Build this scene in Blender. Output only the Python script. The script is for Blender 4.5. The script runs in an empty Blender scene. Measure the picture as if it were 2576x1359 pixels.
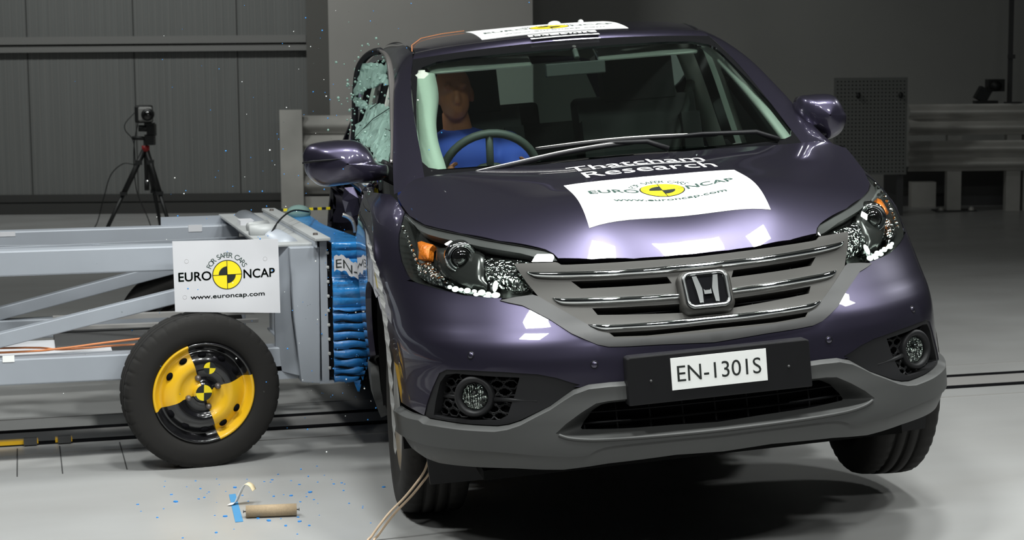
import bpy, bmesh, math, random
import numpy as np
from mathutils import Vector, Matrix
from mathutils.geometry import delaunay_2d_cdt
random.seed(7)
SC = bpy.context.scene
COL = SC.collection
# ------------------------------------------------------------------ camera
TH = 0.266704; PITCH = 0.113213; ROLL = -0.008492; CAMH = 1.46248
_F = Vector((math.sin(TH)*math.cos(PITCH), math.cos(TH)*math.cos(PITCH), -math.sin(PITCH)))
_R = Vector((math.cos(TH), -math.sin(TH), 0)); _U = _R.cross(_F)
_R2 = math.cos(ROLL)*_R + math.sin(ROLL)*_U; _U2 = -math.sin(ROLL)*_R + math.cos(ROLL)*_U
cd = bpy.data.cameras.new('camera'); cam = bpy.data.objects.new('camera', cd); COL.objects.link(cam)
cd.sensor_width = 36; cd.lens = 4500.0/2576*36; cd.clip_end = 200
cam.matrix_world = Matrix(((_R2.x, _U2.x, -_F.x, 0), (_R2.y, _U2.y, -_F.y, 0), (_R2.z, _U2.z, -_F.z, CAMH), (0, 0, 0, 1)))
cd.dof.use_dof = True; cd.dof.focus_distance = 5.2; cd.dof.aperture_fstop = 9
SC.camera = cam
# ------------------------------------------------------------------ light
w = bpy.data.worlds.new('hall'); SC.world = w; w.use_nodes = True
w.node_tree.nodes['Background'].inputs[0].default_value = (.80, .92, 1, 1)
w.node_tree.nodes['Background'].inputs[1].default_value = .035
SC.view_settings.view_transform = 'Standard'; SC.view_settings.look = 'None'
SC.view_settings.exposure = 0; SC.view_settings.gamma = 1
def flood(name, loc, size, power, aim, spread=150, color=(.97, 1, .98)):
    l = bpy.data.lights.new(name, 'AREA'); l.shape = 'RECTANGLE'; l.size, l.size_y = size
    l.energy = power; l.color = color; l.spread = math.radians(spread)
    o = bpy.data.objects.new(name, l); COL.objects.link(o)
    o.location = loc
    d = Vector(aim) - Vector(loc)
    o.rotation_euler = d.to_track_quat('-Z', 'Y').to_euler()
    return o
for x, pw in ((-1.0, 50), (.97, 60), (2.42, 46), (3.45, 42), (5.7, 38)):      # the bank of floodlights over the impact point
    flood('overhead_lamp', (x, 4.45, 4.5), (.55, .42), pw, (x*.6+.9, 5.3, 0), 118)
for x in (-.6, 1.2, 2.6, 4.4):                      # unseen bank added behind the camera to light surfaces facing it
    flood('front_fill', (x, .4, 4.7), (.5, .4), 18, (1.7, 5.4, .5), 105)
for a, D in ((-5.2, 13.5), (-2.6, 13.5)):           # unseen lights added to brighten the left end wall
    flood('wall_fill', (a*math.cos(TH)+D*math.sin(TH), -a*math.sin(TH)+D*math.cos(TH), 6.2), (1.2, .3), 58, (a*math.cos(TH)+18*math.sin(TH), -a*math.sin(TH)+18*math.cos(TH), 1.0), 120)
flood('floor_fill', (-2.0, 8.0, 4.8), (.6, .45), 62, (.4, 7.6, 0), 125)        # unseen floods added to lighten the floor by the trolley and at the right
flood('floor_fill', (8.6, 7.6, 4.8), (.6, .45), 42, (5.2, 7.4, 0), 95)
# ------------------------------------------------------------------ materials
M = {}
def mat(name, col, rough=.5, metal=0, coat=0, spec=.5, emit=None, es=0, bump=None, noise=None, trans=0, alpha=1, aniso=0):
    m = bpy.data.materials.new(name); m.use_nodes = True; M[name] = m
    nt = m.node_tree; b = nt.nodes['Principled BSDF']
    b.inputs['Base Color'].default_value = (*col, 1); b.inputs['Roughness'].default_value = rough
    b.inputs['Metallic'].default_value = metal; b.inputs['Coat Weight'].default_value = coat
    b.inputs['Coat Roughness'].default_value = .02; b.inputs['Specular IOR Level'].default_value = spec
    b.inputs['Transmission Weight'].default_value = trans; b.inputs['Alpha'].default_value = alpha
    if emit: b.inputs['Emission Color'].default_value = (*emit, 1); b.inputs['Emission Strength'].default_value = es
    tc = None
    if noise or bump:
        tc = nt.nodes.new('ShaderNodeTexCoord')
    if noise:      # (scale, amount, stretch)
        mp = nt.nodes.new('ShaderNodeMapping'); mp.inputs['Scale'].default_value = noise[2] if len(noise) > 2 else (1, 1, 1)
        n = nt.nodes.new('ShaderNodeTexNoise'); n.inputs['Scale'].default_value = noise[0]; n.inputs['Detail'].default_value = 6
        nt.links.new(tc.outputs['Object'], mp.inputs[0]); nt.links.new(mp.outputs[0], n.inputs['Vector'])
        r = nt.nodes.new('ShaderNodeValToRGB'); a = noise[1]
        r.color_ramp.elements[0].position = .3; r.color_ramp.elements[1].position = .7
        r.color_ramp.elements[0].color = (*[c*(1-a) for c in col], 1); r.color_ramp.elements[1].color = (*[min(1, c*(1+a)) for c in col], 1)
        nt.links.new(n.outputs['Fac'], r.inputs[0]); nt.links.new(r.outputs[0], b.inputs['Base Color'])
    if bump:
        n = nt.nodes.new('ShaderNodeTexNoise'); n.inputs['Scale'].default_value = bump[0]; n.inputs['Detail'].default_value = 4
        bp = nt.nodes.new('ShaderNodeBump'); bp.inputs['Strength'].default_value = bump[1]; bp.inputs['Distance'].default_value = bump[2]
        nt.links.new(tc.outputs['Object'], n.inputs['Vector']); nt.links.new(n.outputs['Fac'], bp.inputs['Height']); nt.links.new(bp.outputs[0], b.inputs['Normal'])
    return m
def glass(name, tint, refl=1.0, haze=0.0, hcol=(.3, .5, .42)):
    m = bpy.data.materials.new(name); m.use_nodes = True; M[name] = m; nt = m.node_tree
    nt.nodes.remove(nt.nodes['Principled BSDF']); out = nt.nodes['Material Output']
    t = nt.nodes.new('ShaderNodeBsdfTransparent'); t.inputs[0].default_value = (*tint, 1)
    g = nt.nodes.new('ShaderNodeBsdfGlossy'); g.inputs['Roughness'].default_value = .01
    f = nt.nodes.new('ShaderNodeFresnel'); f.inputs[0].default_value = 1.45
    mx = nt.nodes.new('ShaderNodeMixShader')
    ml = nt.nodes.new('ShaderNodeMath'); ml.operation = 'MULTIPLY'; ml.inputs[1].default_value = refl
    nt.links.new(f.outputs[0], ml.inputs[0]); nt.links.new(ml.outputs[0], mx.inputs[0])
    src = t
    if haze:
        d = nt.nodes.new('ShaderNodeBsdfTranslucent'); d.inputs[0].default_value = (*hcol, 1)
        d2 = nt.nodes.new('ShaderNodeBsdfDiffuse'); d2.inputs[0].default_value = (*hcol, 1)
        md = nt.nodes.new('ShaderNodeMixShader'); md.inputs[0].default_value = .5
        nt.links.new(d.outputs[0], md.inputs[1]); nt.links.new(d2.outputs[0], md.inputs[2])
        m2 = nt.nodes.new('ShaderNodeMixShader'); m2.inputs[0].default_value = haze
        nt.links.new(t.outputs[0], m2.inputs[1]); nt.links.new(md.outputs[0], m2.inputs[2]); src = m2
    nt.links.new(src.outputs[0], mx.inputs[1]); nt.links.new(g.outputs[0], mx.inputs[2]); nt.links.new(mx.outputs[0], out.inputs[0])
    return m
mat('paint', (.056, .050, .082), .36, .9, 1.0)
mat('trim_black', (.008, .008, .009), .5, spec=.22)
mat('gloss_black', (.006, .006, .007), .06, 0, .6)
mat('cladding', (.050, .051, .050), .50, spec=.35, bump=(900, .15, .0006))
mat('pod_plastic', (.012, .012, .013), .5, spec=.25)
mat('satin_plate', (.040, .038, .034), .5, .3)
mat('surround', (.034, .034, .034), .45, .1)
mat('chrome', (.78, .80, .80), .05, 1)
mat('dark_chrome', (.18, .19, .19), .12, 1)
mr = mat('reflector', (.80, .83, .81), .07, 1)
_n = mr.node_tree; _t = _n.nodes.new('ShaderNodeTexCoord'); _v = _n.nodes.new('ShaderNodeTexVoronoi'); _v.inputs['Scale'].default_value = 85
_b = _n.nodes.new('ShaderNodeBump'); _b.inputs['Strength'].default_value = 1; _b.inputs['Distance'].default_value = .008
_n.links.new(_t.outputs['Object'], _v.inputs['Vector']); _n.links.new(_v.outputs['Distance'], _b.inputs['Height']); _n.links.new(_b.outputs[0], _n.nodes['Principled BSDF'].inputs['Normal'])
mat('lamp_bezel', (.045, .047, .045), .20, .5)
mat('badge_chrome', (.34, .35, .35), .22, 1)
mat('torn_plastic', (.20, .20, .195), .4)
mat('black_lens', (.004, .004, .004), .03, 0, 1)
mat('amber', (.85, .22, .02), .2, .2, .5, bump=(120, .8, .004))
mat('led', (.9, 1, .95), .3, emit=(.86, 1, .90), es=3)
glass('clear_glass', (.95, .98, .96), .6)
glass('windscreen_glass', (.80, .93, .87), 1.25)
glass('privacy_glass', (.62, .76, .70), 1)
glass('crazed_glass', (.55, .74, .66), .8, .80, (.42, .60, .53))
mat('rubber', (.018, .017, .016), .8, spec=.25, bump=(300, .25, .001))
mat('tread', (.026, .025, .024), .8)
mat('undertray', (.006, .006, .006), .8, spec=.1)
mat('white_vinyl', (.93, .94, .92), .5)
mat('white_sign', (.60, .60, .625), .5)
mat('print_black', (.012, .016, .014), .5)
mat('print_green', (.03, .06, .05), .5)
mat('print_yellow', (.92, .72, .015), .45)
mat('wheel_yellow', (.80, .46, .012), .35, 0, .4)
mat('wheel_black', (.008, .008, .009), .18, 0, .6)
mat('bolt_steel', (.16, .14, .13), .45, .6)
mat('frame_grey', (.335, .36, .40), .42, .1, noise=(3, .06))
mat('plate_grey', (.40, .41, .41), .5, .1, noise=(6, .1))
mat('rail_grey', (.36, .35, .34), .45, .3)
mat('blue_foam', (.018, .17, .46), .42, 0, .15, bump=(55, .4, .006))
mat('blue_film', (.028, .23, .58), .24, 0, .4, bump=(26, .55, .010))
mat('blue_flake', (.03, .25, .68), .5)
mat('honeycomb_dark', (.004, .004, .005), .8, spec=.05)
mat('cream_trim', (.74, .78, .70), .8)
mat('airbag', (.36, .40, .34), .85, bump=(25, .35, .006))
mat('seat_dark', (.022, .024, .022), .8)
mat('dash_dark', (.040, .044, .039), .6)
mat('skin_vinyl', (.40, .15, .075), .5)
mat('shirt_blue', (.018, .05, .30), .8)
mat('card', (.36, .27, .17), .8, noise=(200, .12))
mat('masking_blue', (.06, .24, .46), .6)
mat('masking_white', (.75, .76, .75), .6)
mat('masking_cream', (.80, .66, .42), .6)
mat('rope', (.58, .44, .31), .8)
mat('copper_cable', (.62, .22, .08), .5)
mat('camera_black', (.010, .011, .011), .5)
mat('camera_grey', (.30, .30, .29), .5)
mat('red_knob', (.35, .02, .02), .5)
mat('silver_strip', (.62, .58, .56), .25, .9)
mat('brushed', (.45, .44, .42), .35, .8)
mat('guard_steel', (.44, .43, .40), .55, .25, noise=(2.5, .15))
mat('dark_steel', (.05, .05, .05), .6)
mat('wall_block', (.33, .32, .30), .8, noise=(.8, .06))
mat('wall_side_grey', (.36, .36, .34), .85, noise=(.6, .08))
mat('wall_shaded_face', (.10, .098, .09), .85)  # block colour darkened to paint in the shade on its left face
mat('ceiling_white', (.40, .41, .39), .8)
mat('wall_panel', (.135, .14, .135), .75, noise=(9, .10, (6, 6, .05)))
mat('wall_trim', (.17, .17, .163), .7)
mat('skirting', (.035, .035, .033), .7)
mat('panel_board', (.15, .155, .145), .7)
# floor: pale screed with faint wheel scuffs
fm = mat('floor_screed', (.50, .50, .49), .33, spec=.5)
nt = fm.node_tree; b = nt.nodes['Principled BSDF']
tc = nt.nodes.new('ShaderNodeTexCoord'); mp = nt.nodes.new('ShaderNodeMapping'); mp.inputs['Scale'].default_value = (.55, 1.5, 1)
n1 = nt.nodes.new('ShaderNodeTexNoise'); n1.inputs['Scale'].default_value = 1.6; n1.inputs['Detail'].default_value = 8
r1 = nt.nodes.new('ShaderNodeValToRGB')
r1.color_ramp.elements[0].position = .28; r1.color_ramp.elements[0].color = (.300, .297, .290, 1)
r1.color_ramp.elements[1].position = .62; r1.color_ramp.elements[1].color = (.345, .345, .34, 1)
nt.links.new(tc.outputs['Object'], mp.inputs[0]); nt.links.new(mp.outputs[0], n1.inputs['Vector']); nt.links.new(n1.outputs['Fac'], r1.inputs[0]); nt.links.new(r1.outputs[0], b.inputs['Base Color'])
n2 = nt.nodes.new('ShaderNodeTexNoise'); n2.inputs['Scale'].default_value = 2.5; n2.inputs['Detail'].default_value = 5
r2 = nt.nodes.new('ShaderNodeMapRange'); r2.inputs[3].default_value = .22; r2.inputs[4].default_value = .42
nt.links.new(tc.outputs['Object'], n2.inputs['Vector']); nt.links.new(n2.outputs['Fac'], r2.inputs[0]); nt.links.new(r2.outputs[0], b.inputs['Roughness'])
# ------------------------------------------------------------------ object helpers
def tag(o, label=None, cat=None, group=None, kind=None):
    if label: o['label'] = label
    if cat: o['category'] = cat
    if group: o['group'] = group
    if kind: o['kind'] = kind
    return o
def empty(name, loc=(0, 0, 0), mw=None):
    o = bpy.data.objects.new(name, None); COL.objects.link(o); o.empty_display_size = .2
    o.matrix_world = mw if mw is not None else Matrix.Translation(loc)
    return o
class MB:
    """collects verts / faces with material slots, builds ONE mesh object"""
    def __init__(s): s.v = []; s.f = []; s.m = []; s.mats = []; s.nrm = {}; s.sm = []
    def slot(s, m):
        if m not in s.mats: s.mats.append(m)
        return s.mats.index(m)
    def add(s, vs, fs, m, smooth=False):
        k = len(s.v); i = s.slot(m)
        s.v += [tuple(map(float, v)) for v in vs]
        for f in fs: s.f.append(tuple(a + k for a in f)); s.m.append(i); s.sm.append(smooth)
        return k
    def box(s, c, d, m, R=None, bev=0):
        x, y, z = [a/2 for a in d]
        vs = [Vector((sx*x, sy*y, sz*z)) for sx in (-1, 1) for sy in (-1, 1) for sz in (-1, 1)]
        if R is not None: vs = [R @ v for v in vs]
        vs = [v + Vector(c) for v in vs]
        s.add(vs, [(0, 1, 3, 2), (4, 6, 7, 5), (0, 4, 5, 1), (2, 3, 7, 6), (0, 2, 6, 4), (1, 5, 7, 3)], m)
    def bar(s, a, b, wd, ht, m, up=(0, 0, 1)):
        a = Vector(a); b = Vector(b); d = (b - a); L = d.length; d.normalize()
        u = Vector(up); sd = d.cross(u).normalized(); u = sd.cross(d)
        R = Matrix((d, sd, u)).transposed()
        s.box((a + b)/2, (L, wd, ht), m, R)
    def tube(s, pts, r, m, seg=10, cap=True, closed=False):
        P = [Vector(p) for p in pts]; n = len(P); rr = r if hasattr(r, '__len__') else [r]*n
        vs = []; up = None
        for i in range(n):
            t = (P[(i+1) % n] - P[i-1]) if closed else (P[min(i+1, n-1)] - P[max(i-1, 0)])
            t.normalize()
            if up is None: up = t.orthogonal().normalized()
            up = (up - t*up.dot(t)).normalized(); sd = t.cross(up)
            for k in range(seg):
                a = 2*math.pi*k/seg; vs.append(P[i] + (up*math.cos(a) + sd*math.sin(a))*rr[i])
        fs = [(i*seg+k, i*seg+(k+1) % seg, ((i+1) % n)*seg+(k+1) % seg, ((i+1) % n)*seg+k) for i in range(n if closed else n-1) for k in range(seg)]
        if cap and not closed: fs += [tuple(reversed(range(seg))), tuple(range((n-1)*seg, n*seg))]
        s.add(vs, fs, m, True)
    def lathe(s, prof, m, mw=None, seg=48, matfn=None, smooth=True):
        """profile (r, h) revolved about local Z"""
        mw = mw or Matrix(); n = len(prof); vs = []
        for k in range(seg):
            a = 2*math.pi*k/seg
            for r, h in prof: vs.append(mw @ Vector((r*math.cos(a), r*math.sin(a), h)))
        k0 = len(s.v); s.v += [tuple(v) for v in vs]
        for k in range(seg):
            for i in range(n-1):
                f = (k*n+i, ((k+1) % seg)*n+i, ((k+1) % seg)*n+i+1, k*n+i+1)
                mm = matfn((k+.5)/seg*360, i) if matfn else m
                s.f.append(tuple(a+k0 for a in f)); s.m.append(s.slot(mm)); s.sm.append(smooth)
    def sphere(s, c, r, m, seg=16, rings=10, R=None):
        r = r if hasattr(r, '__len__') else (r, r, r); vs = []
        for i in range(rings+1):
            t = math.pi*i/rings
            for k in range(seg):
                a = 2*math.pi*k/seg; v = Vector((r[0]*math.sin(t)*math.cos(a), r[1]*math.sin(t)*math.sin(a), r[2]*math.cos(t)))
                if R is not None: v = R @ v
                vs.append(v + Vector(c))
        s.add(vs, [(i*seg+k, (i+1)*seg+k, (i+1)*seg+(k+1) % seg, i*seg+(k+1) % seg) for i in range(rings) for k in range(seg)], m, True)
    def prism(s, poly, ext, m, mapf=None):
        """poly 3D loop extruded by vector"""
        n = len(poly); P = [Vector(p) for p in poly]; e = Vector(ext)
        s.add(P + [p + e for p in P], [tuple(range(n)), tuple(reversed(range(n, 2*n)))] + [(i, n+i, n+(i+1) % n, (i+1) % n) for i in range(n)], m)
    def build(s, name, parent=None, mw=None, auto=None):
        me = bpy.data.meshes.new(name); me.from_pydata(s.v, [], s.f)
        for x in s.mats: me.materials.append(M[x])
        me.polygons.foreach_set('material_index', s.m); me.polygons.foreach_set('use_smooth', s.sm)
        if not s.nrm:
            bm = bmesh.new(); bm.from_mesh(me); bmesh.ops.recalc_face_normals(bm, faces=bm.faces); bm.to_mesh(me); bm.free()
        me.update()
        o = bpy.data.objects.new(name, me); COL.objects.link(o)
        if parent is not None: o.parent = parent
        if mw is not None: o.matrix_local = mw
        return o
def bevel(o, wd=.004, seg=2):
    m = o.modifiers.new('bevel', 'BEVEL'); m.width = wd; m.segments = seg; m.limit_method = 'ANGLE'; m.angle_limit = math.radians(40); m.harden_normals = False
    return o
def subsurf(o, n=2):
    m = o.modifiers.new('sub', 'SUBSURF'); m.levels = n; m.render_levels = n
    for p in o.data.polygons: p.use_smooth = True
    return o
def crspline(pts, n=8, closed=False):
    P = [Vector(p) for p in pts]; out = []; N = len(P)
    for i in range(N if closed else N-1):
        if closed: a, b, c, d = P[i-1], P[i], P[(i+1) % N], P[(i+2) % N]
        else: a, b, c, d = P[max(i-1, 0)], P[i], P[i+1], P[min(i+2, N-1)]
        for k in range(n):
            t = k/n; out.append(.5*((2*b)+(c-a)*t+(2*a-5*b+4*c-d)*t*t+(3*b-a-3*c+d)*t**3))
    if not closed: out.append(P[-1])
    return out
def densify(poly, res, closed=True):
    out = []; n = len(poly)
    for i in range(n if closed else n-1):
        a = np.array(poly[i], float); b2 = np.array(poly[(i+1) % n], float); k = max(1, int(math.ceil(np.hypot(*(b2-a))/res)))
        out += [tuple(a+(b2-a)*j/k) for j in range(k)]
    if not closed: out.append(tuple(poly[-1]))
    return out
def smooth2(pts, n=4, closed=False):
    return [(p.x, p.y) for p in crspline([(x, y, 0) for x, y in pts], n, closed)]
def inside(pt, poly):
    P = np.asarray(poly); x, y = pt[:, 0], pt[:, 1]; c = np.zeros(len(pt), bool); n = len(P); j = n-1
    for i in range(n):
        xi, yi = P[i]; xj, yj = P[j]
        with np.errstate(divide='ignore', invalid='ignore'):
            c ^= ((yi > y) != (yj > y)) & (x < (xj-xi)*(y-yi)/(yj-yi)+xi)
        j = i
    return c
def segdist(pt, poly):
    P = np.asarray(poly); d = np.full(len(pt), 9e9)
    for i in range(len(P)):
        a = P[i]; b2 = P[(i+1) % len(P)]; ab = b2-a; L = ab@ab+1e-12
        t = np.clip(((pt-a)@ab)/L, 0, 1); q = a+t[:, None]*ab; d = np.minimum(d, np.hypot(*(pt-q).T))
    return d
def surfn(surf, u, v, ref):
    e = 2e-3
    a = surf(u+e, v)-surf(u-e, v); b2 = surf(u, v+e)-surf(u, v-e)
    n = np.cross(a, b2); n /= np.linalg.norm(n, axis=1)[:, None]+1e-12
    p = surf(u, v); fl = ((p-np.array(ref))*n).sum(1) < 0; n[fl] *= -1
    return n
REF = (-1.2, 0, .55)
def patch(mb, surf, outline, m, holes=(), res=.022, off=0, skirt=.012, pillow=None, fn=None, ref=REF, skirtmat=None, rim=True):
    out = densify(outline, res); hs = [densify(h, res) for h in holes]
    P = np.array(out); lo = P.min(0); hi = P.max(0)
    gx = np.arange(lo[0]+res*.5, hi[0], res); gy = np.arange(lo[1]+res*.5, hi[1], res)
    g = np.array([(x+(res*.5 if j % 2 else 0), y) for j, y in enumerate(gy) for x in gx]) if len(gx) and len(gy) else np.zeros((0, 2))
    loops = [out]+hs
    if len(g):
        k = inside(g, out)
        for h in hs: k &= ~inside(g, h)
        g = g[k]
        if len(g):
            d = np.min([segdist(g, l) for l in loops], axis=0); g = g[d > res*.45]
    vs = []; es = []
    for l in loops:
        k = len(vs); vs += [Vector(p) for p in l]; es += [(k+i, k+(i+1) % len(l)) for i in range(len(l))]
    nb = len(vs); vs += [Vector(p) for p in g]
    V, E_, F_, *_r = delaunay_2d_cdt(vs, es, [], 0, 1e-7)
    V = np.array([tuple(v) for v in V]); F_ = [f for f in F_]
    cen = np.array([V[list(f)].mean(0) for f in F_])
    k = inside(cen, out)
    for h in hs: k &= ~inside(cen, h)
    F_ = [f for f, q in zip(F_, k) if q]
    o = np.full(len(V), float(off))
    if pillow:
        d = np.min([segdist(V, l) for l in loops], axis=0); t = np.clip(d/pillow[1], 0, 1); o = o+pillow[0]*np.sqrt(np.maximum(0, 1-(1-t)**2))
    def ev(uv, oo):
        n = surfn(surf, uv[:, 0], uv[:, 1], ref); p = surf(uv[:, 0], uv[:, 1])
        if fn is not None: p = fn(p, uv)
        return p+n*oo[:, None], n
    X, N = ev(V, o)
    # orient
    ff = []
    for f in F_:
        a, b2, c = X[f[0]], X[f[1]], X[f[2]]
        ff.append(f if np.cross(b2-a, c-a)@N[f[0]] > 0 else tuple(reversed(f)))
    base = mb.add(X, ff, m, True)
    if not pillow and fn is None:
        for i in range(len(X)): mb.nrm[base+i] = tuple(N[i])
    if skirt and rim:
        for l in loops:
            L_ = np.array(l); oo = np.full(len(L_), float(off)); A, NA = ev(L_, oo); B = A-NA*skirt
            n = len(L_)
            mb.add(np.concatenate([A, B]), [(i, (i+1) % n, n+(i+1) % n, n+i) for i in range(n)], skirtmat or m, True)
    mb.patchy = True
    return mb
def finish_normals(o, mb):
    """analytic normals on the smooth panels"""
    if not mb.nrm: return o
    me = o.data; me.update()
    N = [None]*len(me.loops)
    for p in me.polygons:
        for li in p.loop_indices:
            vi = me.loops[li].vertex_index
            N[li] = mb.nrm.get(vi, None)
            if N[li] is None:
                q = me.vertices[vi].normal; N[li] = (q.x, q.y, q.z) if p.use_smooth else tuple(p.normal)
    me.normals_split_custom_set(N)
    return o
def panel(name, surf, outline, m, parent, **k):
    mb = MB(); patch(mb, surf, outline, m, **k); return finish_normals(mb.build(name, parent), mb)
def resample(loop, n):
    P = np.array(loop+[loop[0]], float); s = np.concatenate([[0], np.cumsum(np.hypot(*np.diff(P, axis=0).T))])
    t = np.linspace(0, s[-1], n, endpoint=False); return np.stack([np.interp(t, s, P[:, 0]), np.interp(t, s, P[:, 1])], 1)
def ringstrip(mb, surf, A, offA, B, offB, m, n=160, ref=REF):
    A = resample(A, n); B = resample(B, n)
    ca = A.mean(0); cb = B.mean(0)    # start both loops at the same bearing
    def roll(L_, c):
        a = np.arctan2(L_[:, 1]-c[1], L_[:, 0]-c[0]); L_ = np.roll(L_, -int(np.argmin(np.abs(a-2.5))), axis=0)
        ar = np.sum(L_[:, 0]*np.roll(L_[:, 1], -1)-np.roll(L_[:, 0], -1)*L_[:, 1])
        return L_ if ar > 0 else np.roll(L_[::-1], 1, axis=0)
    A = roll(A, ca); B = roll(B, cb)
    def ev(L_, o): return surf(L_[:, 0], L_[:, 1])+surfn(surf, L_[:, 0], L_[:, 1], ref)*o
    X = np.concatenate([ev(A, offA), ev(B, offB)])
    mb.add(X, [(i, (i+1) % n, n+(i+1) % n, n+i) for i in range(n)], m, True)
def strip(mb, cA, cB, m, bulge=0, nseg=6, out=(0, 0, 1)):
    """surface between two equally sampled 3D curves"""
    n = len(cA); vs = []
    for a, b2 in zip(cA, cB):
        a = Vector(a); b2 = Vector(b2); o = out(a, b2) if callable(out) else Vector(out)
        for k in range(nseg+1):
            t = k/nseg; vs.append(a.lerp(b2, t)+o*bulge*math.sin(math.pi*t)**.8)
    mb.add(vs, [(i*(nseg+1)+k, i*(nseg+1)+k+1, (i+1)*(nseg+1)+k+1, (i+1)*(nseg+1)+k) for i in range(n-1) for k in range(nseg)], m, True)
_tcache = {}
def text2d(s):
    """glyph triangles at cap height 1, centred"""
    if s in _tcache: return _tcache[s]
    cu = bpy.data.curves.new('t', 'FONT'); cu.body = s; cu.size = 1; cu.resolution_u = 4; cu.align_x = 'CENTER'
    ob = bpy.data.objects.new('t', cu); COL.objects.link(ob)
    dg = bpy.context.evaluated_depsgraph_get(); me = bpy.data.meshes.new_from_object(ob.evaluated_get(dg))
    v = np.array([(a.co.x, a.co.y) for a in me.vertices]).reshape(-1, 2); f = [tuple(p.vertices) for p in me.polygons]
    bpy.data.objects.remove(ob); bpy.data.curves.remove(cu); bpy.data.meshes.remove(me)
    if len(v): v = v/.69
    v[:, 0] -= (v[:, 0].min()+v[:, 0].max())/2
    _tcache[s] = (v, f); return v, f
def text_into(mb, s, cx, cy, h, width, mapf, m, lay=1, bold=0):
    v, f = text2d(s); w0 = np.ptp(v[:, 0]); sx = width/w0
    mb.add([mapf(cx+a*sx, cy+b2*h, lay) for a, b2 in v], f, m)
    if bold:
        for dx, dy in ((bold, 0), (-bold, 0), (0, bold), (0, -bold)): mb.add([mapf(cx+a*sx+dx, cy+b2*h+dy, lay) for a, b2 in v], f, m)
def sector(mb, cx, cy, r0, r1, a0, a1, mapf, m, lay, n=20):
    vs = []
    for i in range(n+1):
        a = math.radians(a0+(a1-a0)*i/n)
        for r in (r0, r1): vs.append(mapf(cx+r*math.cos(a), cy+r*math.sin(a), lay))
    mb.add(vs, [(2*i, 2*i+1, 2*i+3, 2*i+2) for i in range(n)], m)
def roundel_logo(mb, cx, cy, R, mapf, ink='print_green'):
    """test programme roundel with its lettering, about 6.9 R wide"""
    sector(mb, cx, cy, 0, R*1.05, 0, 360, mapf, 'print_black', 1, 64)
    sector(mb, cx, cy, 0, R*.99, 0, 360, mapf, 'print_yellow', 2, 64)
    sector(mb, cx, cy, 0, R*.60, 90, 180, mapf, 'print_black', 3); sector(mb, cx, cy, 0, R*.60, 270, 360, mapf, 'print_black', 3)
    for d in ((R, .022*R), (.022*R, R)):
        n = 12; A = []
        for i in range(n+1):
            t = -1+2*i/n
            if d[0] > d[1]: A += [mapf(cx+t*d[0], cy-d[1], 3), mapf(cx+t*d[0], cy+d[1], 3)]
            else: A += [mapf(cx-d[0], cy+t*d[1], 3), mapf(cx+d[0], cy+t*d[1], 3)]
        mb.add(A, [(2*i, 2*i+1, 2*i+3, 2*i+2) for i in range(n)], 'print_black')
    text_into(mb, 'EURO', cx-2.26*R, cy-.31*R, .62*R, 2.28*R, mapf, ink, 1, .018*R)
    text_into(mb, 'NCAP', cx+2.26*R, cy-.31*R, .62*R, 2.20*R, mapf, ink, 1, .018*R)
    text_into(mb, 'www.euroncap.com', cx, cy-1.62*R, .30*R, 5.2*R, mapf, ink, 1, .012*R)
    s = 'FOR SAFER CARS'; rr = 1.22*R; wid = [np.ptp(text2d(c)[0][:, 0]) if c != ' ' else .5 for c in s]; tot = sum(wid)+.16*len(s)
    a = 157; span = 134
    for c, wd in zip(s, wid):
        da = span*(wd+.16)/tot
        if c != ' ':
            am = math.radians(a-da/2); h = .36*R
            v, f = text2d(c); ux, uy = math.sin(am), -math.cos(am); nx, ny = math.cos(am), math.sin(am)
            mb.add([mapf(cx+nx*(rr+q*h)+ux*p*h, cy+ny*(rr+q*h)+uy*p*h, 1) for p, q in v], f, ink)
        a -= da
# ------------------------------------------------------------------ the hall
CT_, ST_ = math.cos(TH), math.sin(TH)
def bw(a, D, z=0): return Vector((a*CT_+D*ST_, -a*ST_+D*CT_, z))       # along the end wall, distance to it, height
RB = Matrix.Rotation(-TH, 3, 'Z'); MW = Matrix.Rotation(-TH, 4, 'Z')
def bbox(mb, a0, a1, D0, D1, z0, z1, m): mb.box(bw((a0+a1)/2, (D0+D1)/2, (z0+z1)/2), (a1-a0, D1-D0, z1-z0), m, RB)
b_ = MB(); b_.box((1, 9, -.05), (60, 50, .1), 'floor_screed'); tag(b_.build('floor'), kind='structure')
# trolley guide rail let into the floor: two dark slots with a steel strip between, and a low side kerb at the left
b_ = MB()
b_.box((3, 7.33, .002), (24, .27, .003), 'rail_grey')
b_.box((3, 7.44, .003), (24, .055, .004), 'honeycomb_dark'); b_.box((3, 7.185, .003), (24, .05, .004), 'honeycomb_dark')
tag(b_.build('trim_1'), kind='structure')
b_ = MB()
for y, wd in ((6.98, .012), (7.72, .01)): b_.box((3, y, .0012), (24, wd, .002), 'rail_grey')
for x in (-.06, .10, .33): b_.box((x, 6.86, .0012), (.004, .5, .002), 'dark_steel')
tag(b_.build('trim_2'), kind='structure')
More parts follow.
